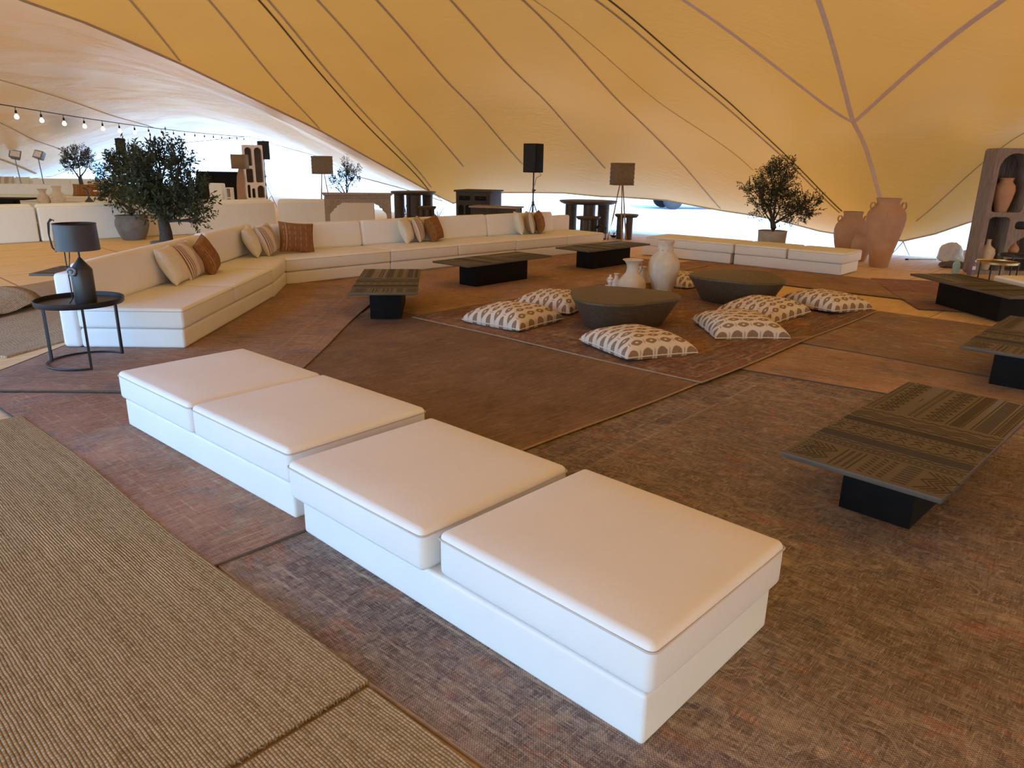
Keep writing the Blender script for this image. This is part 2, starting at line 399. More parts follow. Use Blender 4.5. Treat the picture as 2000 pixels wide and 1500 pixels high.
def rust_print():
    t = NT('rust_print'); uv = t.uv
    sx = t.new('SeparateXYZ', {0: uv}); u, v = sx.outputs[0], sx.outputs[1]
    a = t.math('FRACT', t.math('MULTIPLY', u, 3.0)); b = t.math('FRACT', t.math('MULTIPLY', v, 2.5))
    dash = t.math('MULTIPLY', t.mapr(t.math('ABSOLUTE', t.math('SUBTRACT', a, .5)), .05, .07, 1, 0), t.mapr(t.math('ABSOLUTE', t.math('SUBTRACT', b, .5)), .28, .32, 1, 0))
    ln = t.mapr(t.math('ABSOLUTE', t.math('SUBTRACT', u, -.68)), .012, .022, 1, 0)
    m = t.math('MAXIMUM', t.math('MULTIPLY', dash, .35), t.math('MULTIPLY', ln, .7))
    base = t.mix(t.mapr(t.noise(uv, 3, 4).outputs[0], .3, .7), (.21, .085, .020), (.28, .118, .032))
    t.set(t.b, 'Base Color', t.mix(m, base, (.62, .45, .30))); t.set(t.b, 'Roughness', .88)
    t.bump(t.noise(t.scale(uv, (120, 120, 1)), 1, 2).outputs[0], .25, .004)
    return t.m
rust_p = rust_print()

def sand_material():
    t = NT('pale_sand'); v = t.obj
    n1 = t.noise(v, .25, 4).outputs[0]; n2 = t.noise(t.scale(v, (.5, 2.2, 1)), 1.6, 5, .65).outputs[0]
    c = t.mix(t.mapr(n1, .35, .65), (.56, .52, .47), (.63, .60, .555))
    c = t.mix(t.mapr(n2, .56, .70), c, (.42, .375, .33))
    t.set(t.b, 'Base Color', c); t.set(t.b, 'Roughness', .95); t.bump(n2, .6, .12)
    return t.m
sand = sand_material()

def floor_material():
    t = NT('tan_matting'); v = t.obj
    r = t.scale(v, (1, 1, 1), (0, 0, R(-46)))
    sx = t.new('SeparateXYZ', {0: r}); u, w = sx.outputs[0], sx.outputs[1]
    n = t.noise(t.scale(r, (1, 8, 1)), 2, 5, .6).outputs[0]
    c = t.mix(t.mapr(n, .35, .65), (.68, .45, .21), (.82, .58, .31))
    js = t.math('ABSOLUTE', t.math('SUBTRACT', t.math('FRACT', t.math('DIVIDE', w, 1.22)), .5))
    je = t.math('ABSOLUTE', t.math('SUBTRACT', t.math('FRACT', t.math('DIVIDE', u, 2.44)), .5))
    j = t.mapr(t.math('MAXIMUM', js, je), .492, .496)
    t.set(t.b, 'Base Color', t.mix(t.math('MULTIPLY', j, .7), c, (.14, .075, .03))); t.set(t.b, 'Roughness', .75)
    t.bump(n, .3, .004)
    return t.m
floor_m = floor_material()

# ---------------------------------------------------------------- setting: sand, floor, tent
def sand_height(x, y):
    d = math.hypot(x, y-10)
    a = max(0., d-48)
    h = .35*math.sin(x*.05+1)*math.sin(y*.06) if d > 34 else 0
    left = max(0., min(1., (-x-8)/22.))*max(0., min(1., (y-46)/40.))
    return -.07 + (h*min(1, max(0, (d-34)/20))) + left*(11 + 3.2*math.sin(x*.055) + 2*math.sin(y*.05+x*.03)) + .012*a
mb = MB(); N = 110
xs = [-160 + 320*i/N for i in range(N+1)]; ys = [-90 + 330*i/N for i in range(N+1)]
for y in ys:
    for x in xs: mb.v.append((x, y, sand_height(x, y)))
mb.f = [(j*(N+1)+i, j*(N+1)+i+1, (j+1)*(N+1)+i+1, (j+1)*(N+1)+i) for j in range(N) for i in range(N)]
tag(mb.build('ground', sand), kind='structure')

mb = MB()
mb.prism([(0, -5), (6, -6), (10, -4), (13.8, 4), (13.6, 12), (11.8, 15.2), (9.6, 15.15), (8.5, 15.95), (3.3, 20.2), (-1.5, 23.7), (-4, 27), (-9.2, 35.5), (-15, 41), (-24, 40), (-29, 30), (-24, 12), (-15.5, 6.5), (-9.5, 4.0), (-6.2, 1), (-4.3, -2.8)], -.065, 0)
tag(mb.build('floor', floor_m, angle=20), kind='structure')

def tps(pts, lam=1e-3):
    P = np.array(pts, float); n = len(P); X = P[:, :2]
    d = np.linalg.norm(X[:, None]-X[None], axis=2); K = np.where(d > 0, d*d*np.log(d+1e-12), 0) + lam*np.eye(n)
    A = np.zeros((n+3, n+3)); A[:n, :n] = K; A[:n, n] = 1; A[:n, n+1:] = X; A[n, :n] = 1; A[n+1:, :n] = X.T
    w = np.linalg.solve(A, np.r_[P[:, 2], 0, 0, 0])
    def f(x, y):
        q = np.stack([np.asarray(x, float), np.asarray(y, float)], -1); dd = np.linalg.norm(q[..., None, :]-X, axis=-1)
        return (np.where(dd > 0, dd*dd*np.log(dd+1e-12), 0) @ w[:n]) + w[n] + q @ w[n+1:]
    return f
EDGE1=[(8.39,15.8,.32),(7.94,16.6,.33),(7.48,17.3,.34),(7.3,17.6,.36),(6.71,18.6,.52),(6.25,19.2,.6),(5.6,19.9,.67),(4.95,20.5,.77),(4.26,21.0,.88),(3.11,21.6,.92),(2.54,21.8,.92),(1.44,22.3,.99),(.49,22.7,.97),(-.33,23.0,.95),(-1.22,23.4,.8),(-1.98,23.8,.56),
 (-2.5,23.3,.85),(-3.19,22.6,1.28),(-4.14,21.3,1.9),(-5.05,19.8,2.53),(-6.17,17.6,3.2),(-6.77,15.8,3.61),(-7.25,13.2,3.94),(-7.32,11.8,3.98),(-6.9,8,4.1),(-6.4,4,3.2),(-5.8,.5,2.6),(-4.0,-2.8,2.4),(-.5,-4.8,1.1),(4,-5.3,.7),(9.5,-4,.3),(11.5,-.5,1.0),(13.6,4,.4),(13.6,9,.5),(13.2,13,.7),(11.8,15.6,1.1),(10.3,15.6,.97),(9.4,15.3,.76),(8.9,15.55,.5)]  # out-of-view rim around the camera is shaped to steer the daylight
IN1=[(5.81,13.2,2.56),(7.32,15.2,1.14),(-6.0,12.3,4.1),(-4.01,12.5,4.17),(-2.01,12.5,4.2),(-.09,12.5,4.22),(1.83,12.0,4.15),(3.43,11.0,3.97),(4.71,10.0,3.79),(5.67,9.0,3.61),(8.97,13.5,2.38),(-5.17,15.5,3.65),(-2.42,17.5,3.09),(-.1,17.8,3.14),(2.56,16.0,3.04),(4.25,14.5,2.95),(7.66,13.6,2.5),(9.6,13.3,2.42),(8.3,13.3,2.44),(-.09,21.0,1.8),(3.79,19.0,1.85),(5.64,16.8,1.76),(0,4,4.9),(0,8,4.8),(-3,5,4.6),(4,5,4.4),(8,8,3.3),(1,-.5,4.3),(8,0,2.9),(4.5,-1.5,3.2)]
EDGE2=[(-2.42,25,.57),(-3.96,28,.8),(-6.91,33,1.18),(-9.71,37,2.05),(-12.62,40,2.61),(-14.72,42,3.09),(-17.21,42,2.81),(-20.81,42,2.44),(-23.07,41,1.61),(-24.82,40,.82),(-26.92,39,.62),(-29,32,.6),(-28,22,1.0),(-22,12,1.0),(-15,6.0,1.4),(-10,4.5,2.2),(-6.9,8,4.11),(-7.30,11.8,3.99),(-7.23,13.2,3.95),(-6.75,15.8,3.62),(-6.15,17.6,3.21),(-5.03,19.8,2.54),(-4.12,21.3,1.91),(-3.17,22.6,1.29),(-2.48,23.3,.86)]  # unseen near-left rim is lowered to keep daylight off the sofas
IN2=[(-9.08,14,4.4),(-13.2,20,4.35),(-18.13,27,3.61),(-23.24,34,1.93),(-11.23,20,4.38),(-15.6,29,3.8),(-11.22,24,4.21),(-16.11,34,3.55),(-11.73,29,3.86),(-14.23,38,3.34),(-9.2,30,3.22),(-7.0,29,2.28),(-20.21,33,2.59),(-15,15,4.3),(-20,20,3.7)]

def resample(edge, step=.3):
    out = []; k = len(edge)
    for i in range(k):
        a, b = Vector(edge[i]), Vector(edge[(i+1) % k]); m = max(1, int((b-a).length/step))
        out += [a.lerp(b, j/m) for j in range(m)]
    return out
def canopy(name, edge, inner, centre, mat):
    f = tps(edge+inner); E = resample(edge); n = len(E); rings = 46; mb = MB()
    ex = np.array([p.x for p in E]); ey = np.array([p.y for p in E]); ez = np.array([p.z for p in E])
    for k in range(1, rings+1):
        r = k/rings
        x = centre[0]+(ex-centre[0])*r; y = centre[1]+(ey-centre[1])*r
        z = f(x, y)
        if k == rings: z = ez
        mb.v += list(zip(x.tolist(), y.tolist(), np.asarray(z).tolist()))
    mb.v.append((centre[0], centre[1], float(f(centre[0], centre[1]))))
    for k in range(rings-1):
        for j in range(n): mb.f.append((k*n+j, k*n+(j+1) % n, (k+1)*n+(j+1) % n, (k+1)*n+j))
    for j in range(n): mb.f.append((len(mb.v)-1, (j+1) % n, j))
    o = tag(mb.build(name, mat, angle=80), kind='structure')
    hem = MB(); hem.tube([(p.x, p.y, p.z) for p in E], .024, 6, closed=True); hem.build('hem', tape_m, o)
    return o, f
ceil1, f1 = canopy('ceiling', EDGE1, IN1, (1.0, 7.0), tent_m)
ceil2, f2 = canopy('ceiling', EDGE2, IN2, (-14., 24.), tent_m2)
def seam(par, f, pts, width, mat, name='seam_tape'):
    P = []
    for i in range(len(pts)-1):
        a, b = Vector(pts[i]), Vector(pts[i+1]); m = max(2, int((b-a).length/.15))
        P += [a.lerp(b, j/m) for j in range(m)]
    P.append(Vector(pts[-1]))
    for _ in range(90): P = [P[0]] + [(P[i-1]+P[i]*2+P[i+1])/4 for i in range(1, len(P)-1)] + [P[-1]]
    mb = MB(); n = len(P)
    for i, p in enumerate(P):
        t = (P[min(i+1, n-1)]-P[max(i-1, 0)]).normalized(); s = Vector((-t.y, t.x))*width/2
        for q in (p+s, p-s): mb.v.append((q.x, q.y, float(f(q.x, q.y))-.012))
        for q in (p+s, p-s): mb.v.append((q.x, q.y, float(f(q.x, q.y))-.004))
    for i in range(n-1):
        a, b = 4*i, 4*i+4
        mb.f += [(a, a+1, b+1, b), (a+2, b+2, b+3, a+3), (a, b, b+2, a+2), (a+1, a+3, b+3, b+1)]
    mb.build(name, mat, par)
for pts in ([(-5.96,12.29),(-6.37,13.93),(-6.72,15.6)], [(-4.81,12.45),(-5.12,15.34),(-5.19,17.44),(-5.05,19.6)], [(-3.9,12.49),(-3.92,15.37),(-3.54,19.36),(-2.57,22.88)],
            [(-3.13,12.51),(-2.8,15.83),(-2.08,19.66),(-1.48,21.46)], [(-2.2,12.51),(-1.51,16.44),(-.56,19.55),(.19,20.92)], [(-1.05,12.52),(-.1,15.71),(1.15,18.55),(2.41,20.22)],
            [(.08,12.46),(1.64,15.5),(3.3,17.98),(5.5,19.85)], [(1.2,12.24),(2.62,13.8),(4.3,15.29),(5.81,16.04),(7.07,16.13)]):
    q0, q1 = Vector(pts[0]), Vector(pts[1]); q = q0+(q0-q1).normalized()*3.2
    seam(ceil1, f1, [(q.x, q.y)]+pts, .04, tape_m)
seam(ceil1, f1, [(-4.05,9.2),(-4.03,12.49),(-4.11,15.33),(-3.77,19.51),(-2.66,23.08)], 0.035, seam_dark, 'ridge_cable')
seam(ceil1, f1, [(-.5,10.),(1.37,12.18),(2.88,13.76),(4.47,15.17),(5.87,15.9),(7.07,16.01)], 0.035, seam_dark, 'ridge_cable')
seam(ceil1, f1, [(-1.5,10.4),(.31,12.44),(1.82,14.63),(3.55,16.5),(5.44,17.24)], .012, tape_m)
seam(ceil1, f1, [(-.4,9.8),(2.39,11.68),(3.54,12.39),(4.65,12.82),(5.81,13.21)], .075, band_m)
seam(ceil1, f1, [(2.3,8.2),(3.96,10.58),(4.75,11.71),(5.81,13.21),(6.72,14.53),(7.32,15.19),(8.2,15.72)], .075, band_m)
seam(ceil1, f1, [(5.1,6.9),(5.51,9.13),(5.80,10.77),(5.86,12.01),(5.81,13.21)], .075, band_m)
seam(ceil1, f1, [(9.1,12.7),(8.93,13.43),(8.75,14.12),(8.5,14.67),(8.28,15.22)], .02, tape_m)
seam(ceil2, f2, [(-16.4,20.),(-16.38,24.57),(-16.28,28.49),(-17.44,36.68)], .05, tape_m)
seam(ceil2, f2, [(-23.2,30.),(-23.84,34.81),(-24.72,38.59)], .14, tape_m)
seam(ceil2, f2, [(-19.,25.),(-19.72,29.18),(-21.92,36.84)], .05, tape_m)
mb = MB(); mb.tube([(8.39,15.8,.30),(8.55,16.5,-.05)], .012, 6); mb.tube([(8.39,15.8,.30),(8.8,16.2,-.05)], .012, 6)
tag(mb.build('guy_rope', rope_m), 'pair of thin guy ropes tying the tent corner down beside the tallest jar', 'rope')
mb = MB(); mb.tube([(-14.72,42,3.05),(-14.6,45,-.05)], .02, 6)
tag(mb.build('guy_rope', rope_m), 'thin rope from the tent peak to the sand behind the white arched shelf', 'rope')

# ---------------------------------------------------------------- rugs
def rug(name, label, corner, ang, L, W, z, mat, th=.012, cat='rug', bind=None):
    """rectangle from corner along ang (length L) and ang+90 (width W); uv in metres from the centre"""
    t = thing(name, label, cat, (corner[0], corner[1], z), R(ang), 'overlapping rugs on the tent floor' if cat == 'rug' else None)
    nx, ny = max(2, int(L/.25)), max(2, int(W/.25)); mb = MB(); mb.uv = []
    rnd = random.Random(hash(label) % 1000 if False else len(label)*7+int(L*100))
    ph = rnd.random()*6
    for j in range(ny+1):
        for i in range(nx+1):
            x, y = L*i/nx, W*j/ny
            ed = .012*math.sin(x*2.3+ph)*(1 if j in (0, ny) else 0); ed2 = .012*math.sin(y*2.1+ph)*(1 if i in (0, nx) else 0)
            mb.v.append((x+ed2, y+ed, th + .003*math.sin(x*3+ph)*math.sin(y*2.6+ph))); mb.uv.append((x-L/2, y-W/2))
    top = len(mb.v)
    w = nx+1
    mb.f = [(j*w+i, j*w+i+1, (j+1)*w+i+1, (j+1)*w+i) for j in range(ny) for i in range(nx)]
    rim = [i for i in range(w)] + [j*w+nx for j in range(1, ny+1)] + [ny*w+i for i in range(nx-1, -1, -1)] + [j*w for j in range(ny-1, 0, -1)]
    for i in rim: x, y, _ = mb.v[i]; mb.v.append((x, y, 0)); mb.uv.append(mb.uv[i])
    m = len(rim)
    mb.f += [(rim[(k+1) % m], rim[k], top+k, top+(k+1) % m) for k in range(m)]
    mb.build('pile', mat, t, angle=60)
    if bind:
        b = MB(); b.tube([(mb.v[i][0], mb.v[i][1], th*.55) for i in rim], th*.62, 6, closed=True); b.build('binding', bind, t)
    return t
bind_tan = simple('tan_binding', (.36, .26, .16), .9, .15, 20); bind_dark = simple('dark_binding', (.10, .075, .055), .9, .15, 20)
RC = rug_material
rug('vintage_rug', 'large worn grey-brown rug under the near end of the front daybed and the carved table', (-1.31, 2.85), -41.5, 4.8, 5.1, .001,
    RC('rug_near', 4.8, 5.1, (.175, .125, .085), (.135, .10, .08), (.125, .092, .088), (.44, .355, .28), .6, 1.5, .55, 1, weave=.7, threads=.68, ladders=1., accents=((.27, .125, .075), (.10, .095, .105), (.34, .27, .19))), bind=bind_tan)
rug('vintage_rug', 'rose-brown worn rug running from the jute rug under the far end of the front daybed', (-1.33, 2.83), 48.5, 2.4, 3.9, .010,
    RC('rug_rose', 2.4, 3.9, (.27, .165, .125), (.22, .13, .105), (.29, .15, .10), (.42, .31, .22), .55, 1.7, .62, 2, weave=.4, threads=.6), bind=bind_dark)
rug('vintage_rug', 'plain dark brown rug between the front daybed and the floor cushions', (-.45, 3.68), 46.3, 2.95, 4.3, .022,
    RC('rug_brown', 2.95, 4.3, (.205, .125, .075), (.16, .10, .066), (.19, .115, .07), (.26, .175, .11), .35, 1.8, .30, 3, .012, accents=((.20, .115, .066), (.135, .085, .055), (.24, .16, .10))), bind=bind_tan)
rug('vintage_rug', 'reddish rug beneath the side table and the near end of the long sofa', (-4.30, 5.27), 0, 2.48, 5.2, .030,
    RC('rug_red', 2.48, 5.2, (.29, .185, .135), (.24, .145, .11), (.26, .155, .11), (.42, .30, .21), .6, 1.9, .42, 4), bind=bind_dark)
rug('vintage_rug', 'dark red bordered rug carrying the floor cushions and the drum tables', (1.58, 5.75), 47.5, 4.55, 3.72, .036,
    RC('rug_wine', 4.55, 3.72, (.165, .085, .062), (.20, .105, .075), (.145, .07, .055), (.40, .29, .19), .25, 1.6, .50, 5, .022), bind=bind_tan)
rug('vintage_rug', 'orange-tan rug between the bordered rug and the carved table nearest the camera', (1.80, 6.45), -34, 4.2, 2.6, .009,
    RC('rug_apricot', 4.2, 2.6, (.34, .215, .14), (.28, .175, .12), (.31, .18, .115), (.46, .34, .23), .6, 1.6, .40, 6), bind=bind_dark)
rug('vintage_rug', 'faded olive-brown rug at the right of the bordered rug', (2.98, 7.33), -43.5, 3.9, 2.5, .018,
    RC('rug_olive', 3.9, 2.5, (.25, .165, .11), (.21, .14, .095), (.22, .14, .09), (.34, .25, .17), .4, 1.8, .36, 7), bind=bind_dark)
rug('vintage_rug', 'brick-red rug under the long carved table by the wooden shelf', (5.34, 9.42), -14, 2.9, 2.85, .008,
    RC('rug_brick', 2.9, 2.85, (.24, .115, .085), (.20, .095, .075), (.22, .11, .085), (.36, .22, .16), .3, 1.8, .40, 8), bind=bind_dark)
rug('vintage_rug', 'long russet rug lying along the far sofa under two carved tables', (-1.55, 8.05), 46, 7.4, 3.1, .012,
    RC('rug_russet', 7.4, 3.1, (.36, .21, .12), (.30, .165, .10), (.33, .19, .115), (.44, .31, .20), .5, 1.5, .45, 9), bind=bind_dark)
rug('vintage_rug', 'brown rug in front of the far daybed', (2.4, 13.0), -42, 4.6, 1.75, .006,
    RC('rug_umber', 4.6, 1.75, (.31, .185, .11), (.27, .155, .095), (.28, .16, .10), (.40, .28, .18), .4, 1.5, .3, 10), bind=bind_dark)
JG = 'woven jute rugs'
def jute(label, corner, ang, L, W, z, mat=jute_a, th=.016):
    t = rug('jute_rug', label, corner, ang, L, W, z, mat, th, 'jute rug'); t['group'] = JG; return t
jt = jute('big woven jute rug filling the lower left corner', (-.50, 2.10), 137.8, 3.95, 3.2, .012)
fr = MB(); rf = random.Random(4)
for i in range(210):
    y = 3.2*i/210; l = .012+.012*rf.random()
    fr.tube([(0, y, .01), (-l*.6, y+.004*rf.uniform(-1, 1), .012), (-l, y+.008*rf.uniform(-1, 1), .006)], [.006, .005, .002], 4)
fr_o = fr.build('fringe', jute_a, jt); fr_o['kind'] = 'stuff'
jute('jute rug at the bottom edge, butted against the big one', (1.16, .585), 137.8, 2.2, 2.6, .004)
jute('jute rug on the floor left of the long sofa', (-4.62, 6.35), 76, 5.6, 3.2, .002, jute_b)
# folded-over jute mat behind the side table
mb = MB(); mb.uv = []
for j in range(9):
    for i in range(15):
        s = i/14; y = 1.5*j/8
        if s < .5: x, z = 1.3*s*2, .02+.03*math.sin(s*9)
        else: a = (s-.5)*2; x, z = 1.3-.95*a+.05*math.sin(a*3), .06+.16*math.sin(a*math.pi)**.6+.03*math.sin(j*1.1)
        mb.v.append((x, y, z)); mb.uv.append((x, y))
mb.f = [(j*15+i, j*15+i+1, (j+1)*15+i+1, (j+1)*15+i) for j in range(8) for i in range(14)]
o = mb.build('folded_jute_mat', jute_b, angle=80); o.location = (-7.15, 7.65, .02); o.rotation_euler = (0, 0, R(-8)); o.scale = (1, .8, 1)
so = o.modifiers.new('thick', 'SOLIDIFY'); so.thickness = .02
tag(o, 'rumpled jute mat folded over itself behind the side table', 'jute mat')
# ---------------------------------------------------------------- daybeds
def piping_loop(sx, sy, z, r=.03, ins=-.004, n=5):
    return [(x, y, z) for x, y in rrect(ins, ins, sx-ins, sy-ins, r, n)]
def seat_cushion(par, x, y, z, sx, sy, sz, rz=0, name='seat_cushion'):
    o = shift(rbox(sx, sy, sz, min(.03, sz*.3), .012, .006), (0, 0, 0)).build(name, white, par, angle=70)
    o.location = (x, y, z); o.rotation_euler = (0, 0, rz)
    p = MB(); p.tube(piping_loop(sx, sy, sz-.028), .0036, 5, closed=True); p.build('piping', pipe_m, o)
    return o
def daybed(label, corner, ang, L, W, z, offs):
    """corner = left-near corner, length along ang; two seat cushions on a low plinth"""
    t = thing('daybed', label, 'daybed', (corner[0], corner[1], z), R(ang), 'low white daybeds')
    shift(rbox(L-.02, W-.02, .19, .016, .004, .002), (.010, .004, 0)).build('base', white, t, angle=70)
    h = L/2
    for k in range(2):
        dx, dy, rz = offs[k]
        seat_cushion(t, k*h+.004+dx, -.012+dy, .192, h-.008, W+.015, .19, R(rz))
    return t
def along(p, ang, d): return (p[0]+d*math.cos(R(ang)), p[1]+d*math.sin(R(ang)))
daybed('white daybed in the foreground with its corner closest to the camera', along((.43, 1.825), -43.2, -1.99), -43.2, 1.99, .895, .008, ((-.025, -.035, .6), (.01, .02, -.6)))
daybed('white daybed in the foreground next to the black side table', along((-1.08, 3.278), -41, -2.04), -41, 2.04, .895, .020, ((-.01, -.005, 0), (0, .0, 0)))
daybed('white daybed in front of the terracotta jars', along((5.637, 12.452), -42, -1.99), -42, 1.99, .895, .016, ((0, .01, .3), (.03, -.01, -.3)))
daybed('white daybed in front of the potted olive tree with the pale stone pot', along((5.637, 12.452), -42, -4.03), -42, 1.99, .895, .016, ((.08, .02, .5), (.03, 0, 0)))
daybed('white daybed cut off by the right picture edge beside the gold-rimmed table', (6.62, 9.08), 0, 2.0, .9, .018, ((0, 0, 0), (0, 0, 0)))

# ---------------------------------------------------------------- sofas
def sofa(label, origin, ang, seats, z=.012, panel_h=.70, back=True, group='white modular sofa pieces', backs=None):
    """origin = front left corner, x along the front, y towards the back"""
    L = sum(seats); t = thing('sofa', label, 'sofa', (origin[0], origin[1], z), R(ang), group)
    shift(rbox(L-.012, .97, .185, .028), (.006, 0, 0)).build('base', white, t, angle=70)
    shift(rbox(L-.004, .17, panel_h, .04), (.002, .972, 0)).build('back_panel', white, t, angle=70)
    x = 0
    for w in seats:
        seat_cushion(t, x+.004, -.012, .188, w-.008, .985, .195); x += w
    if back:
        x = 0
        for w in (backs or [L]):
            o = rbox(w-.02, .17, .43, .055, .006, .012).build('back_cushion', white, t, angle=70)
            o.location = (x+.01, .77, .385); o.rotation_euler = (R(-9), 0, 0); x += w
    return t
sofa('white sofa piece nearest the side table, open end facing the camera', (-3.10, 6.62), 91.2, (1.37, 1.42), .042)
def corner_sofa():
    t = thing('sofa', 'white wedge-shaped corner sofa piece where the long sofa turns', 'sofa', (-3.16, 9.43, .03), 0, 'white modular sofa pieces')
    F0, F1, B1, B0 = Vector((0, 0)), Vector((-.17, 1.11)), Vector((-.96, 1.79)), Vector((-1.0, .0))
    P1, P0 = Vector((-1.08, 1.92)), Vector((-1.17, 0))
    MB().prism([F0, F1, B1, B0], 0, .185).build('base', white, t, bevel=.025)
    MB().prism([F0+Vector((.012, .006)), F1+Vector((.012, -.004)), B1, B0], .188, .385).build('seat_cushion', white, t, bevel=.04, seg=4, angle=70)
    MB().prism([B0, B1, P1, P0], 0, .70).build('back_panel', white, t, bevel=.035, angle=70)
    Q0, Q1 = B0.lerp(F0, .19), B1.lerp(F1, .19)
    MB().prism([Q0, Q1, B1, B0], .385, .82).build('back_cushion', white, t, bevel=.05, seg=4, angle=70)
corner_sofa()
bo = (-3.33, 10.53)
sofa('white sofa piece with the printed rust cushion, right of the corner', bo, 45.1, (1.87,), .022)
sofa('white sofa piece in the middle of the far sofa row', along(bo, 45.1, 1.87), 45.1, (1.45, 1.45), .022)
sofa('white sofa piece at the far open end of the long sofa beside the tripod lamp', along(bo, 45.1, 4.77), 45.1, (1.48, 1.20), .014, backs=[1.95])
# second lounge on the left, seen from behind and beyond
LG = 'sofas of the second lounge'
def backward(label, A, B, seats, **k):
    """sofa whose back panel runs from A to B on the camera's side"""
    d = (Vector(A)-Vector(B)).normalized(); n = Vector((-d.y, d.x)); o = Vector(B)-n*1.142
    return sofa(label, (o.x, o.y), math.degrees(math.atan2(d.y, d.x)), seats, 0, .74, group=LG, **k)
backward('white sofa seen from behind, left of the potted olive trees', (-12.55, 13.6), (-10.35, 15.93), (1.6, 1.6))
backward('white sofa seen from behind, behind the blue-grey plant pot', (-10.33, 15.95), (-6.35, 19.62), (1.8, 1.8, 1.81))
backward('white sofa seen from behind through the carved console', (-6.3, 19.66), (-3.85, 20.35), (1.25, 1.29))
sofa('white sofa facing us behind the two clay vases', (-22.3, 27.6), 2, (2.4, 2.4, 2.4), 0, .74, group=LG, backs=[2.4, 2.4, 2.4])
sofa('white sofa behind the large olive tree', (-15.05, 27.9), 4, (1.33, 1.33), 0, .74, group=LG, backs=[1.33, 1.33])
sofa('farthest white sofa, below the two floodlights', (-24.6, 34.4), 0, (1.8, 1.8, 1.8), 0, .85, group=LG, backs=[1.8, 1.8, 1.8])

# ---------------------------------------------------------------- scatter cushions
def pillow_mesh(w, h, t, flat=0.0, n=18, ears=.07, pw=.42, droop=0.):
    mb = MB(); mb.uv = []
    for side in (1, -1):
        for j in range(n+1):
            for i in range(n+1):
                u, v = math.sin(math.pi/2*(2*i/n-1)), math.sin(math.pi/2*(2*j/n-1))
                x = u*w/2*(1-ears*(1-v*v)); y = v*h/2*(1-ears*(1-u*u))
                z = side*t/2*(max(0, (1-u*u)*(1-v*v)))**pw
                z += .012*t*math.sin(5*u+1.3)*math.sin(4*v)*(1-u*u)*(1-v*v)*4
                if side < 0: z *= (1-flat)
                z -= droop*max(abs(u), abs(v))**4
                mb.v.append((x, y, z)); mb.uv.append((u, v))
    k = (n+1)**2
    for s in (0, 1):
        for j in range(n):
            for i in range(n):
                q = (s*k+j*(n+1)+i, s*k+j*(n+1)+i+1, s*k+(j+1)*(n+1)+i+1, s*k+(j+1)*(n+1)+i); mb.f.append(q if s == 0 else q[::-1])
    me = mb.mesh('pillow', angle=120, fix=False)
    bm = bmesh.new(); bm.from_mesh(me); bmesh.ops.remove_doubles(bm, verts=bm.verts, dist=1e-5); bm.to_mesh(me); bm.free()
    return me
pm = {k: pillow_mesh(.54, .50, .21) for k in ('cream', 'striped', 'rust')}
pm['cream'].materials.append(cream_linen); pm['striped'].materials.append(stripe); pm['rust'].materials.append(rust_p)
def pillow(kind, label, loc, face, lean=18, roll=0, scale=(.88, .88, 1)):
    """face = direction (deg) the front looks to; stands on its lower edge and leans back"""
    o = bpy.data.objects.new('scatter_cushion', pm[kind]); C.objects.link(o)
    m = Matrix.Translation(loc) @ Matrix.Rotation(R(face+90), 4, 'Z') @ Matrix.Rotation(R(90-lean), 4, 'X') @ Matrix.Rotation(R(roll), 4, 'Z') @ Matrix.Translation((0, .235, 0)) @ Matrix.Diagonal((*scale, 1))
    o.matrix_world = m
    pe = MB(); pe.tube([(x*.5, y*.5, 0) for x, y in [( .54*(1-.07*(1-b*b))*a, .50*(1-.07*(1-a*a))*b) for a, b in
        [(-1+2*i/8, -1) for i in range(8)] + [(1, -1+2*i/8) for i in range(8)] + [(1-2*i/8, 1) for i in range(8)] + [(-1, 1-2*i/8) for i in range(8)]]], .004, 4, closed=True)
    pe.build('piping', {'cream': cream_linen, 'striped': tan_line, 'rust': rust}[kind], o)
    return tag(o, label, 'cushion', 'scatter cushions on the sofas')
zs = .42
pillow('cream', 'cream cushion first in the trio nearest the side table', (-3.72, 8.10, zs), 8, 26)
pillow('striped', 'brown striped cushion in the trio nearest the side table', (-3.72, 8.50, zs), 2, 24, 4)
pillow('rust', 'rust cushion in the trio nearest the side table', (-3.66, 8.90, zs+.01), 6, 22, 12)
pillow('cream', 'cream cushion leaning in the corner of the long sofa', (-3.75, 10.72, zs), 12, 24, 4)
pillow('striped', 'brown striped cushion leaning in the corner of the long sofa', (-3.60, 10.93, zs), -4, 20, 6)
pillow('rust', 'printed rust cushion facing the camera right of the sofa corner', (-3.33, 11.18, zs), -58, 20, -6, (.98, .94, 1))
pillow('cream', 'cream cushion in the trio in the middle of the far sofa', (-1.83, 12.95, zs-.01), -8, 18, 5)
pillow('striped', 'mauve striped cushion in the trio in the middle of the far sofa', (-1.65, 13.20, zs-.01), -3, 18, 2)
pillow('rust', 'rust cushion in the trio in the middle of the far sofa', (-1.38, 13.36, zs-.01), -22, 18, 8)
pillow('cream', 'cream cushion in the trio at the far end of the sofa', (.12, 14.98, zs-.015), 10, 12)
pillow('striped', 'mauve striped cushion in the trio at the far end of the sofa', (.36, 15.22, zs-.015), 8, 12)
pillow('rust', 'rust cushion in the trio at the far end of the sofa', (.58, 15.35, zs-.015), -10, 14, 6)
pillow('rust', 'wide rust cushion on the second lounge sofa beside the clay vases', (-16.35, 28.25, .38), -85, 16, 0, (1.7, .95, 1))
pillow('striped', 'patterned cushion half hidden by the wide rust cushion', (-16.0, 28.45, .40), -80, 14, 0, (1.2, 1.1, 1))
pillow('cream', 'cream cushion right of the wide rust cushion', (-15.25, 28.45, .38), -80, 14, 0, (1.2, 1., 1))
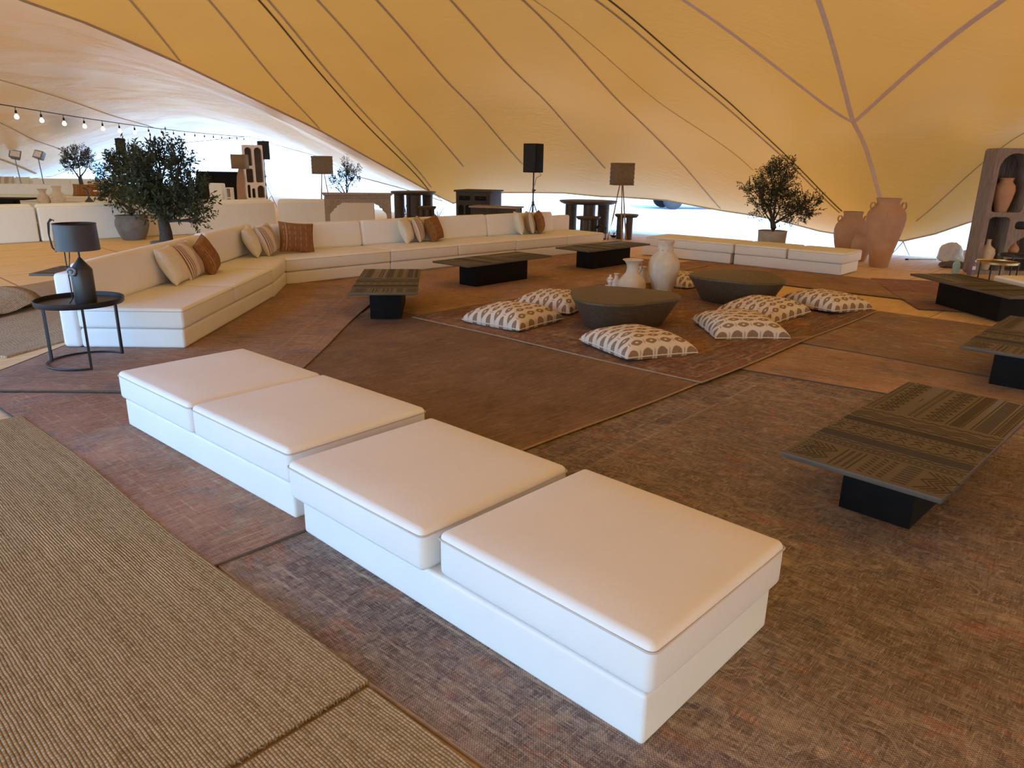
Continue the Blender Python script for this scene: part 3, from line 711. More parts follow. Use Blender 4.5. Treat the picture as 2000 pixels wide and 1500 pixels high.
pillow('striped', 'patterned cushion on the farthest sofa at the left picture edge', (-24.0, 35.1, .42), -88, 14, 0, (1.4, 1.1, 1))
pillow('cream', 'cream cushion on the farthest sofa at the left picture edge', (-23.2, 35.1, .42), -88, 14, 0, (1.2, 1.05, 1))

# ---------------------------------------------------------------- floor cushions
fc = pillow_mesh(.82, .82, .25, .30, 22, .05, .27, .055); fc.materials.append(ikat)
def floor_cushion(label, x, y, rz, sc=1.0, tilt=(0, 0)):
    o = bpy.data.objects.new('floor_cushion', fc); C.objects.link(o)
    o.location = (x, y-.08, .048+.092*sc); o.rotation_euler = (R(tilt[0]), R(tilt[1]), R(rz)); o.scale = (sc,)*3
    pe = MB(); H = .41
    pe.tube([(H*(1-.05*(1-b*b))*a, H*(1-.05*(1-a*a))*b, -.055) for a, b in
        [(-1+2*i/10, -1) for i in range(10)] + [(1, -1+2*i/10) for i in range(10)] + [(1-2*i/10, 1) for i in range(10)] + [(-1, 1-2*i/10) for i in range(10)]], .006, 4, closed=True)
    pe.build('piping', cream_linen, o)
    return tag(o, label, 'floor cushion', 'ikat floor cushions')
floor_cushion('brown and white ikat floor cushion at the left end of the group', .0, 8.12, 52)
floor_cushion('ikat floor cushion tucked behind the left drum table', .52, 9.05, 60)
floor_cushion('ikat floor cushion in front, closest to the daybed', 1.22, 6.93, 27, 1, (0, 2))
floor_cushion('ikat floor cushion lying flat at the near right of the group', 2.48, 7.82, 4, .98, (3, 0))
floor_cushion('ikat floor cushion overlapped by the flat one at the near right', 3.05, 8.78, 40, .98, (0, -3))
floor_cushion('ikat floor cushion at the right end of the group', 4.05, 9.35, 33, 1, (0, 3))
floor_cushion('ikat floor cushion peeking out behind the tall ribbed vase', 2.55, 11.1, 45, .9)

# ---------------------------------------------------------------- carved coffee tables
def carved_pattern():
    m = MB(); r = random.Random(2); T = .0012
    def bar(x0, y0, x1, y1, w=.006):
        l = math.hypot(x1-x0, y1-y0); m.box(((x0+x1)/2, (y0+y1)/2, T/2), (l, w, T), math.atan2(y1-y0, x1-x0))
    def zig(a0, a1, b, amp, n, w, ax):
        for i in range(n):
            p, q = a0+(a1-a0)*i/n, a0+(a1-a0)*(i+1)/n; s = amp if i % 2 else -amp
            bar(*((p, b-s, q, b+s) if ax == 0 else (b-s, p, b+s, q)), w)
    # end zone with blocks (x -.93..-.63)
    for c in (-.31, .25):
        for k in range(4):
            zig(-.90+.0, -.66, c-.045+.03*k, .028, 4, .008, 0)
    for k in range(9): bar(-.90+.03*k, -.21, -.90+.03*k, -.14, .009)
    for k in range(8):
        for q in range(3): bar(-.90+.033*k, -.10+.045*q, -.885+.033*k, -.075+.045*q, .010)
    for x in (.055, .145): bar(-.92, x, -.65, x, .006)
    for k in range(14):
        for q in range(2): m.box((-.905+.0185*k, .08+.035*q, T/2), (.008, .014, T))
    for q in range(3):
        for k in range(8): bar(-.90+.033*k, .315+.022*q-.022, -.90+.033*k, .328+.022*q-.022, .008)
    # long bands across the width (x -.60..+.22)
    y0, y1 = -.37, .37
    for x in (-.615, -.565): bar(x, y0, x, y1, .006)
    for k in range(26): m.box((-.59, -.355+.0285*k, T/2), (.014, .016, T))
    zig(y0, y1, -.53, .009, 26, .007, 1)
    for k in range(7): bar(-.50+.014*k, y0, -.50+.014*k, y1, .0055)
    zig(y0, y1, -.385, .009, 26, .007, 1)
    for k in range(9):
        c = -.33+.082*k
        bar(-.345, c-.02, -.30, c+.01); bar(-.30, c+.01, -.345, c+.035); bar(-.285, c-.012, -.262, c+.01, .011); bar(-.262, c+.01, -.285, c+.03, .011)
    bar(-.235, y0, -.235, y1, .005)
    for k in range(24): bar(-.21, -.355+.031*k, -.19, -.345+.031*k, .007)
    for k in range(5): bar(-.165+.017*k, y0, -.165+.017*k, y1, .012)
    zig(y0, y1, -.055, .009, 26, .007, 1)
    for k in range(3): zig(y0, y1, -.015+.03*k, .022, 9, .006, 1)
    zig(y0, y1, .105, .009, 26, .007, 1)
    # lengthwise strips (x .15 .. .93)
    for y in (-.355, -.30, -.20, -.155, -.075): bar(.16, y, .93, y, .006)
    for k in range(22): bar(.17+.034*k, -.343, .19+.034*k, -.328, .008); bar(.19+.034*k, -.328, .17+.034*k, -.312, .008)
    for k in range(26): bar(.17+.029*k, -.285, .182+.029*k, -.215, .011)
    for k in range(4): bar(.16, -.14+.014*k, .93, -.14+.014*k, .011)
    for k in range(3): zig(.16, .93, -.03+.03*k, .022, 18, .006, 0)
    for q in range(2):
        for k in range(24): bar(.17+.032*k, .085+.03*q, .182+.032*k, .10+.03*q, .008)
    bar(.50, .17, .58, .17, .004)
    for k in range(3): zig(.16, .93, .235+.028*k, .02, 18, .006, 0)
    for q in range(2):
        for k in range(26): bar(.17+.029*k, .325+.028*q, .18+.029*k, .338+.028*q, .006)
    me = m.mesh('carved_pattern', fix=False, angle=30); me.materials.append(groove); return me
patt = carved_pattern()
ttop = shift(rbox(1.88, .745, .028, .004, n=1), (-.94, -.3725, .332)).mesh('table_top', angle=40); ttop.materials.append(table_top_m)
tbase = shift(rbox(1.16, .355, .332, .004, n=1), (-.58, -.1775, 0)).mesh('pedestal', angle=40); tbase.materials.append(table_dark)
def coffee_table(label, x, y, ang, z):
    t = thing('coffee_table', label, 'coffee table', (x, y, z), R(ang), 'carved low coffee tables')
    from_mesh('pedestal', tbase, t); tp = from_mesh('table_top', ttop, t)
    p = from_mesh('carved_pattern', patt, tp); p.location = (0, 0, .3602)
    return t
coffee_table('carved dark coffee table in the right foreground, pattern clearly seen', 2.31, 3.82, 44.5, .014)
coffee_table('carved coffee table at the corner of the long sofa, short end towards us', -1.52, 8.72, 96, .044)
coffee_table('carved coffee table in front of the middle of the far sofa', -.30, 11.16, 48.5, .025)
coffee_table('carved coffee table beside the tripod lamp and the far daybed', 1.64, 13.27, 47, .025)
coffee_table('carved coffee table cut off by the right picture edge', 4.61, 6.22, 46, .022)
coffee_table('carved coffee table in front of the wooden niche shelf', 6.02, 9.25, 95, .021)
coffee_table('carved coffee table half hidden behind the near end of the long sofa', -5.10, 9.35, 4, .02)

# ---------------------------------------------------------------- drum tables
def drum(label, x, y, rz, rx, ry, seed):
    t = thing('drum_table', label, 'table', (x, y, .05), rz, 'low dark drum tables'); t.scale = (1, 1, 1.07)
    def ringp(s, z, n=56):
        out = []
        for i in range(n):
            a = 2*math.pi*i/n; q = 1+.10*math.cos(3*a+.9)+.03*math.cos(2*a)
            out.append((rx*s*q*math.cos(a), ry*s*q*math.sin(a), z))
        return out
    b = MB(); prof = [(.70, 0), (.72, .01), (.86, .16), (.965, .26), (.985, .278)]
    for s, z in prof: b.v += ringp(s, z)
    n = 56
    for k in range(len(prof)-1):
        for j in range(n): b.f.append((k*n+j, k*n+(j+1) % n, (k+1)*n+(j+1) % n, (k+1)*n+j))
    b.f += [tuple(reversed(range(n))), tuple(range((len(prof)-1)*n, len(prof)*n))]
    b.build('body', drum_m, t, angle=50)
    c = MB(); prof = [(.985, .278), (1.0, .290), (1.0, .305), (.985, .314), (.95, .316)]
    for s, z in prof: c.v += ringp(s, z)
    for k in range(len(prof)-1):
        for j in range(n): c.f.append((k*n+j, k*n+(j+1) % n, (k+1)*n+(j+1) % n, (k+1)*n+j))
    c.f += [tuple(reversed(range(n))), tuple(range((len(prof)-1)*n, len(prof)*n))]
    c.build('top', drum_m, t, angle=50)
drum('dark wooden drum table in front of the cream vases', 1.20, 8.02, R(20), .60, .60, 1)
drum('dark wooden drum table right of the tall ribbed vase', 3.02, 9.66, R(75), .62, .62, 2)
# ---------------------------------------------------------------- tray side table with lamp
t = thing('tray_table', 'round black metal tray table with open C-shaped foot beside the sofa end', 'side table', (-3.73, 6.12, .044), 0)
mb = MB(); mb.lathe([(.325, .515), (.337, .517), (.343, .525), (.345, .562), (.340, .565), (.335, .562), (.333, .530), (.0, .528)], 48)
mb.build('tray', black_metal, t)
feet = [(-.31, .0), (.19, -.29), (.14, .295)]
for a in (183, -57, 63):
    x, y = .318*math.cos(R(a)), .318*math.sin(R(a)); m = MB(); m.box((x, y, .262), (.02, .02, .524), R(a)); m.build('leg', black_metal, t)
m = MB(); m.tube([(.318*math.cos(R(a)), .318*math.sin(R(a)), .01) for a in range(63, 304, 8)], .010, 6); m.build('foot_ring', black_metal, t)
t = thing('table_lamp', 'black table lamp with drum shade and bottle-shaped base on the tray table', 'lamp', (-3.66, 6.10, .573), 0)
m = MB(); m.lathe([(.088, 0), (.09, .006), (.09, .285), (.082, .30), (.022, .375), (.012, .39)], 32); m.build('base', dark_metal, t)
m = MB(); m.lathe([(.009, .385), (.009, .55)], 12); m.build('stem', black_metal, t)
m = MB(); m.lathe([(.178, .455), (.180, .455), (.172, .675), (.170, .675), (.1705, .67), (.1775, .46)], 48); sh = m.build('shade', dark_metal, t)
m = MB(); m.tube([(.172*math.cos(a), .172*math.sin(a), .675) for a in [2*math.pi*i/48 for i in range(48)]], .004, 5, closed=True); m.build('rim', black_metal, sh)
m = MB()
m.tube([(-.165, -.05, .44), (-.195, -.06, .48), (-.205, -.06, .60), (-.20, -.055, .68), (-.175, -.05, .715), (-.15, -.04, .70)], .006, 6)
m.tube([(-.14, -.05, .46), (-.185, -.065, .47), (-.20, -.065, .58), (-.185, -.06, .69), (-.16, -.05, .71)], .006, 6)
m.tube([(-.09, -.06, .455), (-.085, -.07, .36), (-.07, -.085, .2), (-.06, -.098, .05), (-.10, -.09, .005)], .005, 6)
m.tube([(-.045, -.06, .455), (-.04, -.08, .40), (-.05, -.085, .33), (-.04, -.10, .28)], .005, 6)
m.build('cord', cable_m, t)
m = MB(); m.tube([(-.03+.032*math.cos(a), -.10+.006*math.sin(2*a), .28+.028*math.sin(a)) for a in [2*math.pi*i/14 for i in range(14)]], .013, 7, closed=True)
m.lathe([(.008, 0), (.02, .004), (.02, .03), (.008, .034)], 10, (-.03, -.105, .262)); m.build('cord_coil', grey_metal, t); t.scale = (.93, .93, .98)

# ---------------------------------------------------------------- vases on the bordered rug
def handle(par, pts, r, mat, name='handle'):
    m = MB(); m.tube(pts, r, 8); return m.build(name, mat, par)
t = thing('vase', 'tall cream ribbed clay vase between the two drum tables', 'vase', (2.08, 10.04, .048))
m = MB(); m.lathe([(.115, 0), (.125, .01), (.15, .10), (.195, .26), (.215, .38), (.212, .44), (.18, .52), (.125, .575), (.108, .60), (.105, .68), (.108, .70), (.120, .725), (.122, .745), (.112, .755), (.09, .75), (.085, .70)], 60, flute=.012, nf=20); b = m.build('body', cream_clay, t)
m = MB()
for k in range(9): a = 2*math.pi*k/9; m.lathe([(.006, 0), (.013, .004), (.013, .012), (.006, .016)], 8, (.107*math.cos(a), .107*math.sin(a), .615))
m.build('neck_studs', cream_clay, b)
t = thing('vase', 'round-bellied cream clay jug with flared lip behind the left drum table', 'vase', (1.63, 9.92, .048))
m = MB(); m.lathe([(.13, 0), (.15, .01), (.185, .07), (.195, .14), (.18, .21), (.13, .275), (.088, .325), (.078, .38), (.084, .43), (.115, .475), (.142, .492), (.140, .50), (.11, .485), (.07, .43)], 40); m.build('body', cream_clay, t)
handle(t, [(.07, .05, .45), (.13, .07, .44), (.15, .08, .38), (.12, .075, .31), (.09, .06, .28)], .013, cream_clay)
t = thing('vase', 'small sandy clay jug hidden behind the round-bellied jug', 'vase', (1.84, 10.35, .048))
m = MB(); m.lathe([(.07, 0), (.10, .06), (.115, .13), (.10, .20), (.055, .26), (.045, .31), (.06, .345), (.05, .35)], 28); m.build('body', cream_clay, t)
handle(t, [(.045, 0, .33), (.10, 0, .34), (.115, 0, .28), (.095, 0, .21)], .010, cream_clay)
t = thing('candlestick', 'slim white ceramic candlestick with ring handle behind the left drum table', 'candlestick', (1.345, 10.02, .048))
m = MB(); m.lathe([(.075, 0), (.078, .008), (.06, .02), (.035, .035), (.028, .06), (.028, .155), (.036, .165), (.036, .175), (.028, .185), (.026, .205), (.040, .215), (.040, .228), (.022, .24), (.014, .25), (.018, .268), (.008, .275)], 24); m.build('body', white_clay, t)
handle(t, [(-.028, 0, .12), (-.06, 0, .125), (-.072, 0, .09), (-.06, 0, .05), (-.032, 0, .04)], .009, white_clay)
t = thing('ewer', 'small white ceramic ewer with spout left of the round-bellied jug', 'ewer', (1.47, 10.3, .048))
m = MB(); m.lathe([(.04, 0), (.07, .03), (.08, .08), (.06, .14), (.03, .18), (.028, .23), (.045, .25), (.03, .252)], 24); m.build('body', white_clay, t)
handle(t, [(-.07, 0, .10), (-.11, 0, .13), (-.13, 0, .17)], .018, white_clay, 'spout')
t = thing('clay_pot', 'small square terracotta pot between the jug and the ribbed vase', 'pot', (1.88, 10.16, .048), R(20))
m = MB(); m.box((0, 0, .07), (.13, .13, .14)); m.build('body', terracotta, t, bevel=.01)
m = MB(); m.box((0, 0, .145), (.145, .145, .02)); m.build('rim', terracotta, t, bevel=.006)

# ---------------------------------------------------------------- terracotta jars
def jar(label, x, y, prof, ring=None, z=0, mat=terracotta, name='jar', cat='jar'):
    t = thing(name, label, cat, (x, y, z)); m = MB(); m.lathe(prof, 44); b = m.build('body', mat, t)
    if ring:
        r0, z0, rr = ring
        for s in (-1, 1):
            q = MB(); q.tube([(s*(r0+.02+rr*.9*math.cos(a)), -.02, z0+rr*1.3*math.sin(a)) for a in [2*math.pi*i/16 for i in range(16)]], .016, 7, closed=True)
            q.build('ring_handle', mat, t)
    return t
jar('tallest terracotta jar with ring handles, tapering to a narrow foot', 6.97, 13.87,
    [(.16, 0), (.165, .01), (.20, .22), (.27, .50), (.325, .75), (.345, .90), (.33, 1.0), (.28, 1.08), (.215, 1.14), (.195, 1.18), (.20, 1.22), (.215, 1.25), (.215, 1.272), (.195, 1.272), (.18, 1.2)], (.27, 1.13, .05))
jar('broad terracotta jar with ring handles behind the small one', 7.0, 15.3,
    [(.17, 0), (.20, .03), (.28, .25), (.32, .45), (.325, .58), (.30, .68), (.23, .78), (.185, .83), (.18, .88), (.195, .92), (.195, .945), (.17, .94), (.16, .85)], (.25, .80, .045))
jar('small terracotta jar in front of the broad one', 6.98, 14.72,
    [(.10, 0), (.13, .05), (.17, .18), (.185, .30), (.175, .40), (.145, .46), (.14, .50), (.155, .53), (.15, .545), (.12, .53)])

# ---------------------------------------------------------------- olive trees
def olive(label, x, y, pot, trunk_r, crown, seed, twigs, leaf=.065, trunk_h=.5, pot_mat=grey_pot, trunk_top=None):
    """pot = (profile) or None; crown = list of (cx, cy, cz, rx, ry, rz)"""
    rd = random.Random(seed); t = thing('olive_tree', label, 'olive tree', (x, y, 0), 0, 'potted olive trees'); z0 = 0
    if pot:
        m = MB(); m.lathe(pot, 36); p = m.build('pot', pot_mat, t); z0 = pot[-1][1]
        m = MB(); m.lathe([(pot[-1][0]*.98, 0), (.0, .03)], 24, (0, 0, z0-.03)); m.build('soil', soil, p)
    br = MB(); lf = MB()
    def V(a, b): return [rd.uniform(a, b) for _ in range(3)]
    top = Vector((rd.uniform(-.03, .03), rd.uniform(-.03, .03), z0+trunk_h))
    br.tube([(0, 0, z0-.05), (.01, 0, z0+trunk_h*.4), tuple(top)], [trunk_r*1.15, trunk_r, trunk_r*.85], 10)
    starts = []
    for (cx, cy, cz, rx, ry, rz) in crown:
        c = Vector((cx, cy, cz)); mid = top.lerp(c, .5)+Vector(V(-.06, .06))
        br.tube([tuple(top.lerp(Vector((0, 0, z0+trunk_h*.5)), rd.random()*.6)), tuple(mid), tuple(c)], [trunk_r*.42, trunk_r*.26, trunk_r*.11], 7)
        for _ in range(4):
            e = c+Vector((rd.uniform(-1, 1)*rx, rd.uniform(-1, 1)*ry, rd.uniform(-.6, 1)*rz))*.8
            br.tube([tuple(mid.lerp(c, rd.random())), tuple(c.lerp(e, .5)+Vector(V(-.03, .03))), tuple(e)], [trunk_r*.2, trunk_r*.13, .004], 5)
    vol = [rx*ry*rz for (_, _, _, rx, ry, rz) in crown]
    for _ in range(twigs):
        cx, cy, cz, rx, ry, rz = rd.choices(crown, vol)[0]
        d = Vector((rd.gauss(0, 1), rd.gauss(0, 1), rd.gauss(0, 1))).normalized(); q = rd.random()**.45
        p = Vector((cx+d.x*rx*q, cy+d.y*ry*q, cz+d.z*rz*q))
        dr = (d*.8+Vector((0, 0, .55))+Vector(V(-.5, .5))).normalized(); L = rd.uniform(.10, .24)*(leaf/.065)**.5
        n = rd.randint(6, 10)
        br.tube([tuple(p), tuple(p+dr*L)], [.004, .0015], 3)
        side = dr.cross(Vector(V(-1, 1))).normalized()
        for k in range(n):
            o = p+dr*L*(k+.6)/n; sgn = 1 if k % 2 else -1
            ld = (dr*.7+side*sgn*.9+Vector(V(-.35, .35))).normalized(); ll = leaf*rd.uniform(.7, 1.25); w = ld.cross(Vector(V(-1, 1))).normalized()*ll*.17
            nrm = ld.cross(w).normalized()*ll*.05
            lf.add([o, o+ld*ll*.5+w+nrm, o+ld*ll, o+ld*ll*.5-w+nrm], [(0, 1, 2), (0, 2, 3)])
    br.build('branches', bark, t)
    f = lf.build('foliage', leaf_m, t, fix=False); f['kind'] = 'stuff'
    return t
bowl = [(.20, 0), (.235, .005), (.30, .14), (.355, .32), (.35, .43), (.315, .49), (.335, .52), (.335, .545), (.30, .545), (.29, .51)]
olive('large olive tree with thick forked trunk rising behind the sofa end', -6.2, 13.0, [(.20, 0), (.24, .2), (.27, .36), (.25, .37)], .105,
      [(-.26, 0, 1.20, .32, .35, .34), (.02, .05, 1.72, .22, .26, .30), (-.22, .05, 1.60, .22, .25, .25), (.44, -.05, 1.62, .14, .22, .34), (.50, 0, 1.08, .30, .36, .30), (.60, 0, .72, .17, .2, .11), (.12, 0, 1.02, .30, .35, .26), (.62, 0, 1.32, .14, .2, .16)], 3, 820, .09, .38)
olive('olive tree in a round blue-grey pot against the back of a sofa', -8.72, 16.75, bowl, .06,
      [(-.05, 0, 1.35, .55, .5, .48), (.2, 0, 1.65, .42, .4, .38), (-.35, 0, 1.05, .32, .32, .3), (-.1, -.1, .78, .25, .2, .16)], 5, 560, .09, .2)
olive('airy olive tree in a pale stone pot behind the far daybed', 5.36, 15.25, [(.22, 0), (.25, .02), (.275, .30), (.285, .50), (.29, .54), (.26, .54), (.25, .50)], .06,
      [(-.10, 0, 1.45, .34, .32, .36), (.06, 0, 1.70, .24, .24, .24), (.58, 0, 1.02, .30, .3, .22), (-.40, 0, 1.34, .28, .25, .20), (.12, 0, 1.15, .32, .3, .24), (-.24, 0, .95, .22, .2, .18), (.42, .1, .88, .26, .22, .16)], 8, 700, .062, .22, light_pot)
olive('sparse olive tree behind the carved console', -5.42, 24.0, [(.22, 0), (.28, .3), (.28, .42), (.25, .42)], .06,
      [(0, 0, 1.35, .22, .2, .28), (-.32, 0, 1.2, .2, .2, .15), (.28, 0, 1.35, .22, .2, .22), (.05, 0, 1.68, .16, .15, .16), (-.35, 0, 1.0, .14, .14, .14)], 11, 130, .08, .35)
olive('small round olive tree far left behind the second lounge', -19.2, 33.0, [(.26, 0), (.32, .4), (.3, .45)], .09,
      [(0, 0, 1.75, .60, .5, .48), (-.38, 0, 1.5, .3, .3, .3), (.4, 0, 1.45, .28, .3, .3)], 13, 300, .10, .55)

# ---------------------------------------------------------------- floor lamps
def tripod_lamp(label, x, y, rz, h=1.85):
    t = thing('floor_lamp', label, 'floor lamp', (x, y, 0), rz, 'tripod floor lamps')
    s = h-.52
    m = MB(); w = .24; out = rrect(-w, -w, w, w, .03, 3)
    m.v = [(a, b, s) for a, b in out]+[(a, b, h) for a, b in out]; k = len(out)
    m.f = [(i, (i+1) % k, k+(i+1) % k, k+i) for i in range(k)]
    sh = m.build('shade', rattan, t); so = sh.modifiers.new('thick', 'SOLIDIFY'); so.thickness = .012
    for zz in (s+.01, h-.03):
        q = MB(); q.tube([(a*1.01, b*1.01, zz) for a, b in out], .012, 6, closed=True); q.build('shade_band', rattan, sh)
    q = MB(); rd = random.Random(3)
    for side in range(4):
        for i in range(9):
            a = -.2+.05*i
            for j in range(4):
                z = s+.08+.1*j+.02*(i % 2)
                ca, sa = math.cos(side*math.pi/2), math.sin(side*math.pi/2)
                q.box((a*ca-.243*sa*-1 if False else a*ca+.244*sa, a*sa-.244*ca, z), (.03, .006, .05), side*math.pi/2)
    q.build('weave_knots', rattan, sh)['kind'] = 'stuff'
    for k in range(3):
        a = 2*math.pi*k/3+.5
        l = MB(); l.tube([(.28*math.cos(a), .28*math.sin(a), 0), (.17*math.cos(a), .17*math.sin(a), .55), (.04*math.cos(a), .04*math.sin(a), s+.05)], [.017, .019, .013], 8); l.build('leg', lamp_wood, t)
    l = MB(); l.lathe([(.05, s+.0), (.06, s+.02), (.05, s+.06)], 12); l.build('hub', lamp_wood, t)
    return t
tripod_lamp('tripod floor lamp with woven square shade beside the far end of the sofa', 2.60, 18.25, R(8))
tripod_lamp('tripod floor lamp with woven shade left of the carved console', -5.78, 22.5, R(-12), 1.94)
t = thing('floor_lamp', 'floor lamp on a carved wooden slab beside the white arched shelf', 'floor lamp', (-9.52, 26.0, 0), 0)
me = outline_mesh('slab', [[(-.16, 0), (-.20, .5), (-.19, .9), (-.15, 1.25), (-.07, 1.5), (.08, 1.5), (.12, 1.2), (.10, .7), (.14, .3), (.20, 0)]], .09); me.materials.append(lamp_wood)
o = from_mesh('slab_base', me, t)
m = MB(); m.v = [(a, b, z) for z in (1.5, 1.98) for a, b in rrect(-.25, -.2, .25, .2, .04, 3)]; k = len(m.v)//2; m.f = [(i, (i+1) % k, k+(i+1) % k, k+i) for i in range(k)]
sh = m.build('shade', rattan, t); so = sh.modifiers.new('thick', 'SOLIDIFY'); so.thickness = .012
m = MB(); m.lathe([(.012, 1.48), (.012, 1.75)], 8); m.build('stem', lamp_wood, t)

# ---------------------------------------------------------------- loudspeakers on stands
def speaker(label, slabel, x, y, rz, zb, w=.40, d=.36, h=.68, base=.42):
    st = thing('speaker_stand', slabel, 'speaker stand', (x, y, 0), rz, 'tripod speaker stands')
    m = MB(); m.lathe([(.018, .12), (.018, zb+.02)], 10); m.build('pole', black_metal, st)
    m = MB(); m.lathe([(.03, .0), (.03, .10)], 10, (0, 0, .85)); m.lathe([(.026, 0), (.026, .08)], 10, (0, 0, 1.15)); m.build('collar', black_metal, st)
    m = MB(); m.tube([(.02, 0, 1.19), (.07, 0, 1.21)], .014, 6); m.build('knob', black_metal, st)
    for k in range(3):
        a = 2*math.pi*k/3+.3; m = MB(); m.tube([(.02*math.cos(a), .02*math.sin(a), .90), (base*math.cos(a), base*math.sin(a), .02)], .012, 7); m.build('leg', black_metal, st)
        m = MB(); m.tube([(.01*math.cos(a), .01*math.sin(a), .25), (.5*base*math.cos(a), .5*base*math.sin(a), .46)], .008, 6); m.build('brace', black_metal, st)
    t = thing('loudspeaker', label, 'loudspeaker', (x, y, zb), rz, 'black loudspeakers')
    m = MB(); m.prism([(-w/2, -d/2), (w/2, -d/2), (w/2*.8, d/2), (-w/2*.8, d/2)], 0, h); m.build('cabinet', speaker_m, t, bevel=.015)
    m = MB(); m.box((0, -d/2-.004, h/2), (w*.9, .012, h*.93)); m.build('grille', grille, t, bevel=.004)
    m = MB(); m.tube([(.05, d/2-.02, .02), (.09, d/2, -.06), (.04, .05, -.12), (.02, .02, -.3)], .006, 6); m.build('cable', cable_m, t)
speaker('black loudspeaker standing alone above the far sofa', 'black tripod stand behind the far end of the long sofa', .43, 17.5, R(-38), 1.60, .38, .34, .64, .38)
speaker('black loudspeaker beside the white arched shelf', 'black tripod stand beside the white arched shelf', -9.75, 29.2, R(35), 1.83)
speaker('black loudspeaker above the blue-grey potted tree', 'black tripod stand behind the left olive trees', -17.2, 33.0, R(20), 1.95)

# ---------------------------------------------------------------- round column tables and stools
def column_table(label, x, y, r, h, nleg, lr, rz=0, name='round_table', cat='table'):
    t = thing(name, label, cat, (x, y, 0), rz, 'round dark wooden column tables' if cat == 'table' else 'dark wooden column stools')
    e = .06 if cat == 'table' else .05
    m = MB(); m.lathe([(r*.86, h-e-.03), (r*.95, h-e), (r, h-.03), (r, h-.006), (r-.01, h), (0, h)], 44); m.build('top', brown_wood, t)
    for k in range(nleg):
        a = 2*math.pi*k/nleg; d = r*.86-lr if cat == 'table' else r*.80-lr
        l = MB(); l.lathe([(lr*.9, 0), (lr, .01), (lr, h-e-.03)], 20, (d*math.cos(a), d*math.sin(a), 0)); l.build('leg', brown_wood, t)
    return t
column_table('large round dark wooden table on column legs left of the tripod lamp', 1.98, 20.0, .78, .88, 3, .16, .5)
column_table('large round dark wooden table partly hidden by the carved console', -2.92, 21.4, .65, 1.0, 4, .15, .3)
column_table('dark wooden stool right of the tripod lamp', 2.83, 18.65, .30, .62, 3, .085, .9, 'stool', 'stool')
column_table('dark wooden stool under the round table by the sofa end', 1.88, 18.8, .31, .54, 3, .085, .2, 'stool', 'stool')
column_table('dark wooden stool beside the round table near the carved console', -2.38, 20.1, .25, .66, 4, .06, .2, 'stool', 'stool')
t = thing('lantern', 'small black metal lantern on the floor by the round table', 'lantern', (2.17, 18.5, 0), R(15))
m = MB(); m.box((0, 0, .015), (.22, .22, .03)); m.build('base', black_metal, t)
for sx in (-1, 1):
    for sy in (-1, 1): m = MB(); m.box((sx*.1, sy*.1, .15), (.015, .015, .25)); m.build('post', black_metal, t)
m = MB(); m.add([(-.13, -.13, .27), (.13, -.13, .27), (.13, .13, .27), (-.13, .13, .27), (-.04, -.04, .35), (.04, -.04, .35), (.04, .04, .35), (-.04, .04, .35)], [(0,1,5,4),(1,2,6,5),(2,3,7,6),(3,0,4,7),(4,5,6,7),(3,2,1,0)]); m.build('roof', black_metal, t)
m = MB(); m.tube([(.05*math.cos(a), 0, .35+.05*math.sin(a)) for a in [math.pi*i/8 for i in range(9)]], .006, 6); m.build('handle', black_metal, t)
m = MB(); m.lathe([(.035, .03), (.035, .14), (.0, .145)], 14); m.build('candle', cream_linen, t)
t = thing('small_plant', 'tiny bare twig plant in a dark bowl beside the tripod lamp', 'plant', (2.58, 19.0, 0))
m = MB(); m.lathe([(.04, 0), (.09, .04), (.10, .07), (.08, .07)], 16); m.build('bowl', black_metal, t)
m = MB(); rd = random.Random(9)
for k in range(9): a = rd.random()*6.3; m.tube([(0, 0, .06), (.05*math.cos(a), .05*math.sin(a), .16), (.12*math.cos(a), .12*math.sin(a), .22+.1*rd.random())], [.006, .004, .002], 5)
m.build('twigs', bark, t)

# ---------------------------------------------------------------- carved console, cabinet and bench
t = thing('console_table', 'weathered carved console with arched apron behind the long sofa', 'console', (-3.88, 18.35, 0), R(12))
arch = [(-.80, .0), (-.80, .98), (.80, .98), (.80, 0), (.70, 0), (.70, .50), (.67, .56), (.66, .60), (.60, .62), (.58, .68), (.52, .70), (.50, .755), (.42, .78), (.38, .82), (-.38, .82), (-.42, .78), (-.50, .755), (-.52, .70), (-.58, .68), (-.60, .62), (-.66, .60), (-.67, .56), (-.70, .50), (-.70, 0)]
for y, nm in ((-.2, 'front_frame'), (.17, 'back_frame')):
    me = outline_mesh(nm, [arch], .05); me.materials.append(carved_wood); o = from_mesh(nm, me, t); o.location = (0, y, 0)
m = MB(); m.box((0, 0, 1.03), (1.70, .52, .035)); m.box((0, 0, 1.0), (1.64, .46, .03)); m.build('top', carved_wood, t, bevel=.006)
for s in (-1, 1): m = MB(); m.box((s*.77, 0, .86), (.05, .34, .20)); m.build('side_rail', carved_wood, t)
m = MB()
for k in range(40): m.lathe([(.011, 0), (.014, .012), (.011, .024)], 8, (-.76+.039*k, -.207, .915))
m.build('bead_moulding', carved_wood, t)['kind'] = 'stuff'
for s in (-1, 1):
    m = MB(); rd = random.Random(5)
    for k in range(26):
        u, v = rd.random(), rd.random()
        if u+v > 1: u, v = 1-u, 1-v
        m.lathe([(.02, 0), (.024, .006), (.01, .012)], 8, (0, 0, 0)); q = m.v[-24:]; x, z = s*(.68-.26*u), .86-.28*v
        m.v[-24:] = [(x+a, -.205-c, z+b) for a, b, c in q]
    m.build('carving', carved_wood, t)['kind'] = 'stuff'
t = thing('cabinet', 'dark carved sideboard under the low tent edge left of the loudspeaker', 'cabinet', (-1.0, 20.75, 0), R(-18))
m = MB(); m.box((0, 0, .52), (1.0, .95, 1.04)); m.build('body', dark_carved, t, bevel=.01)
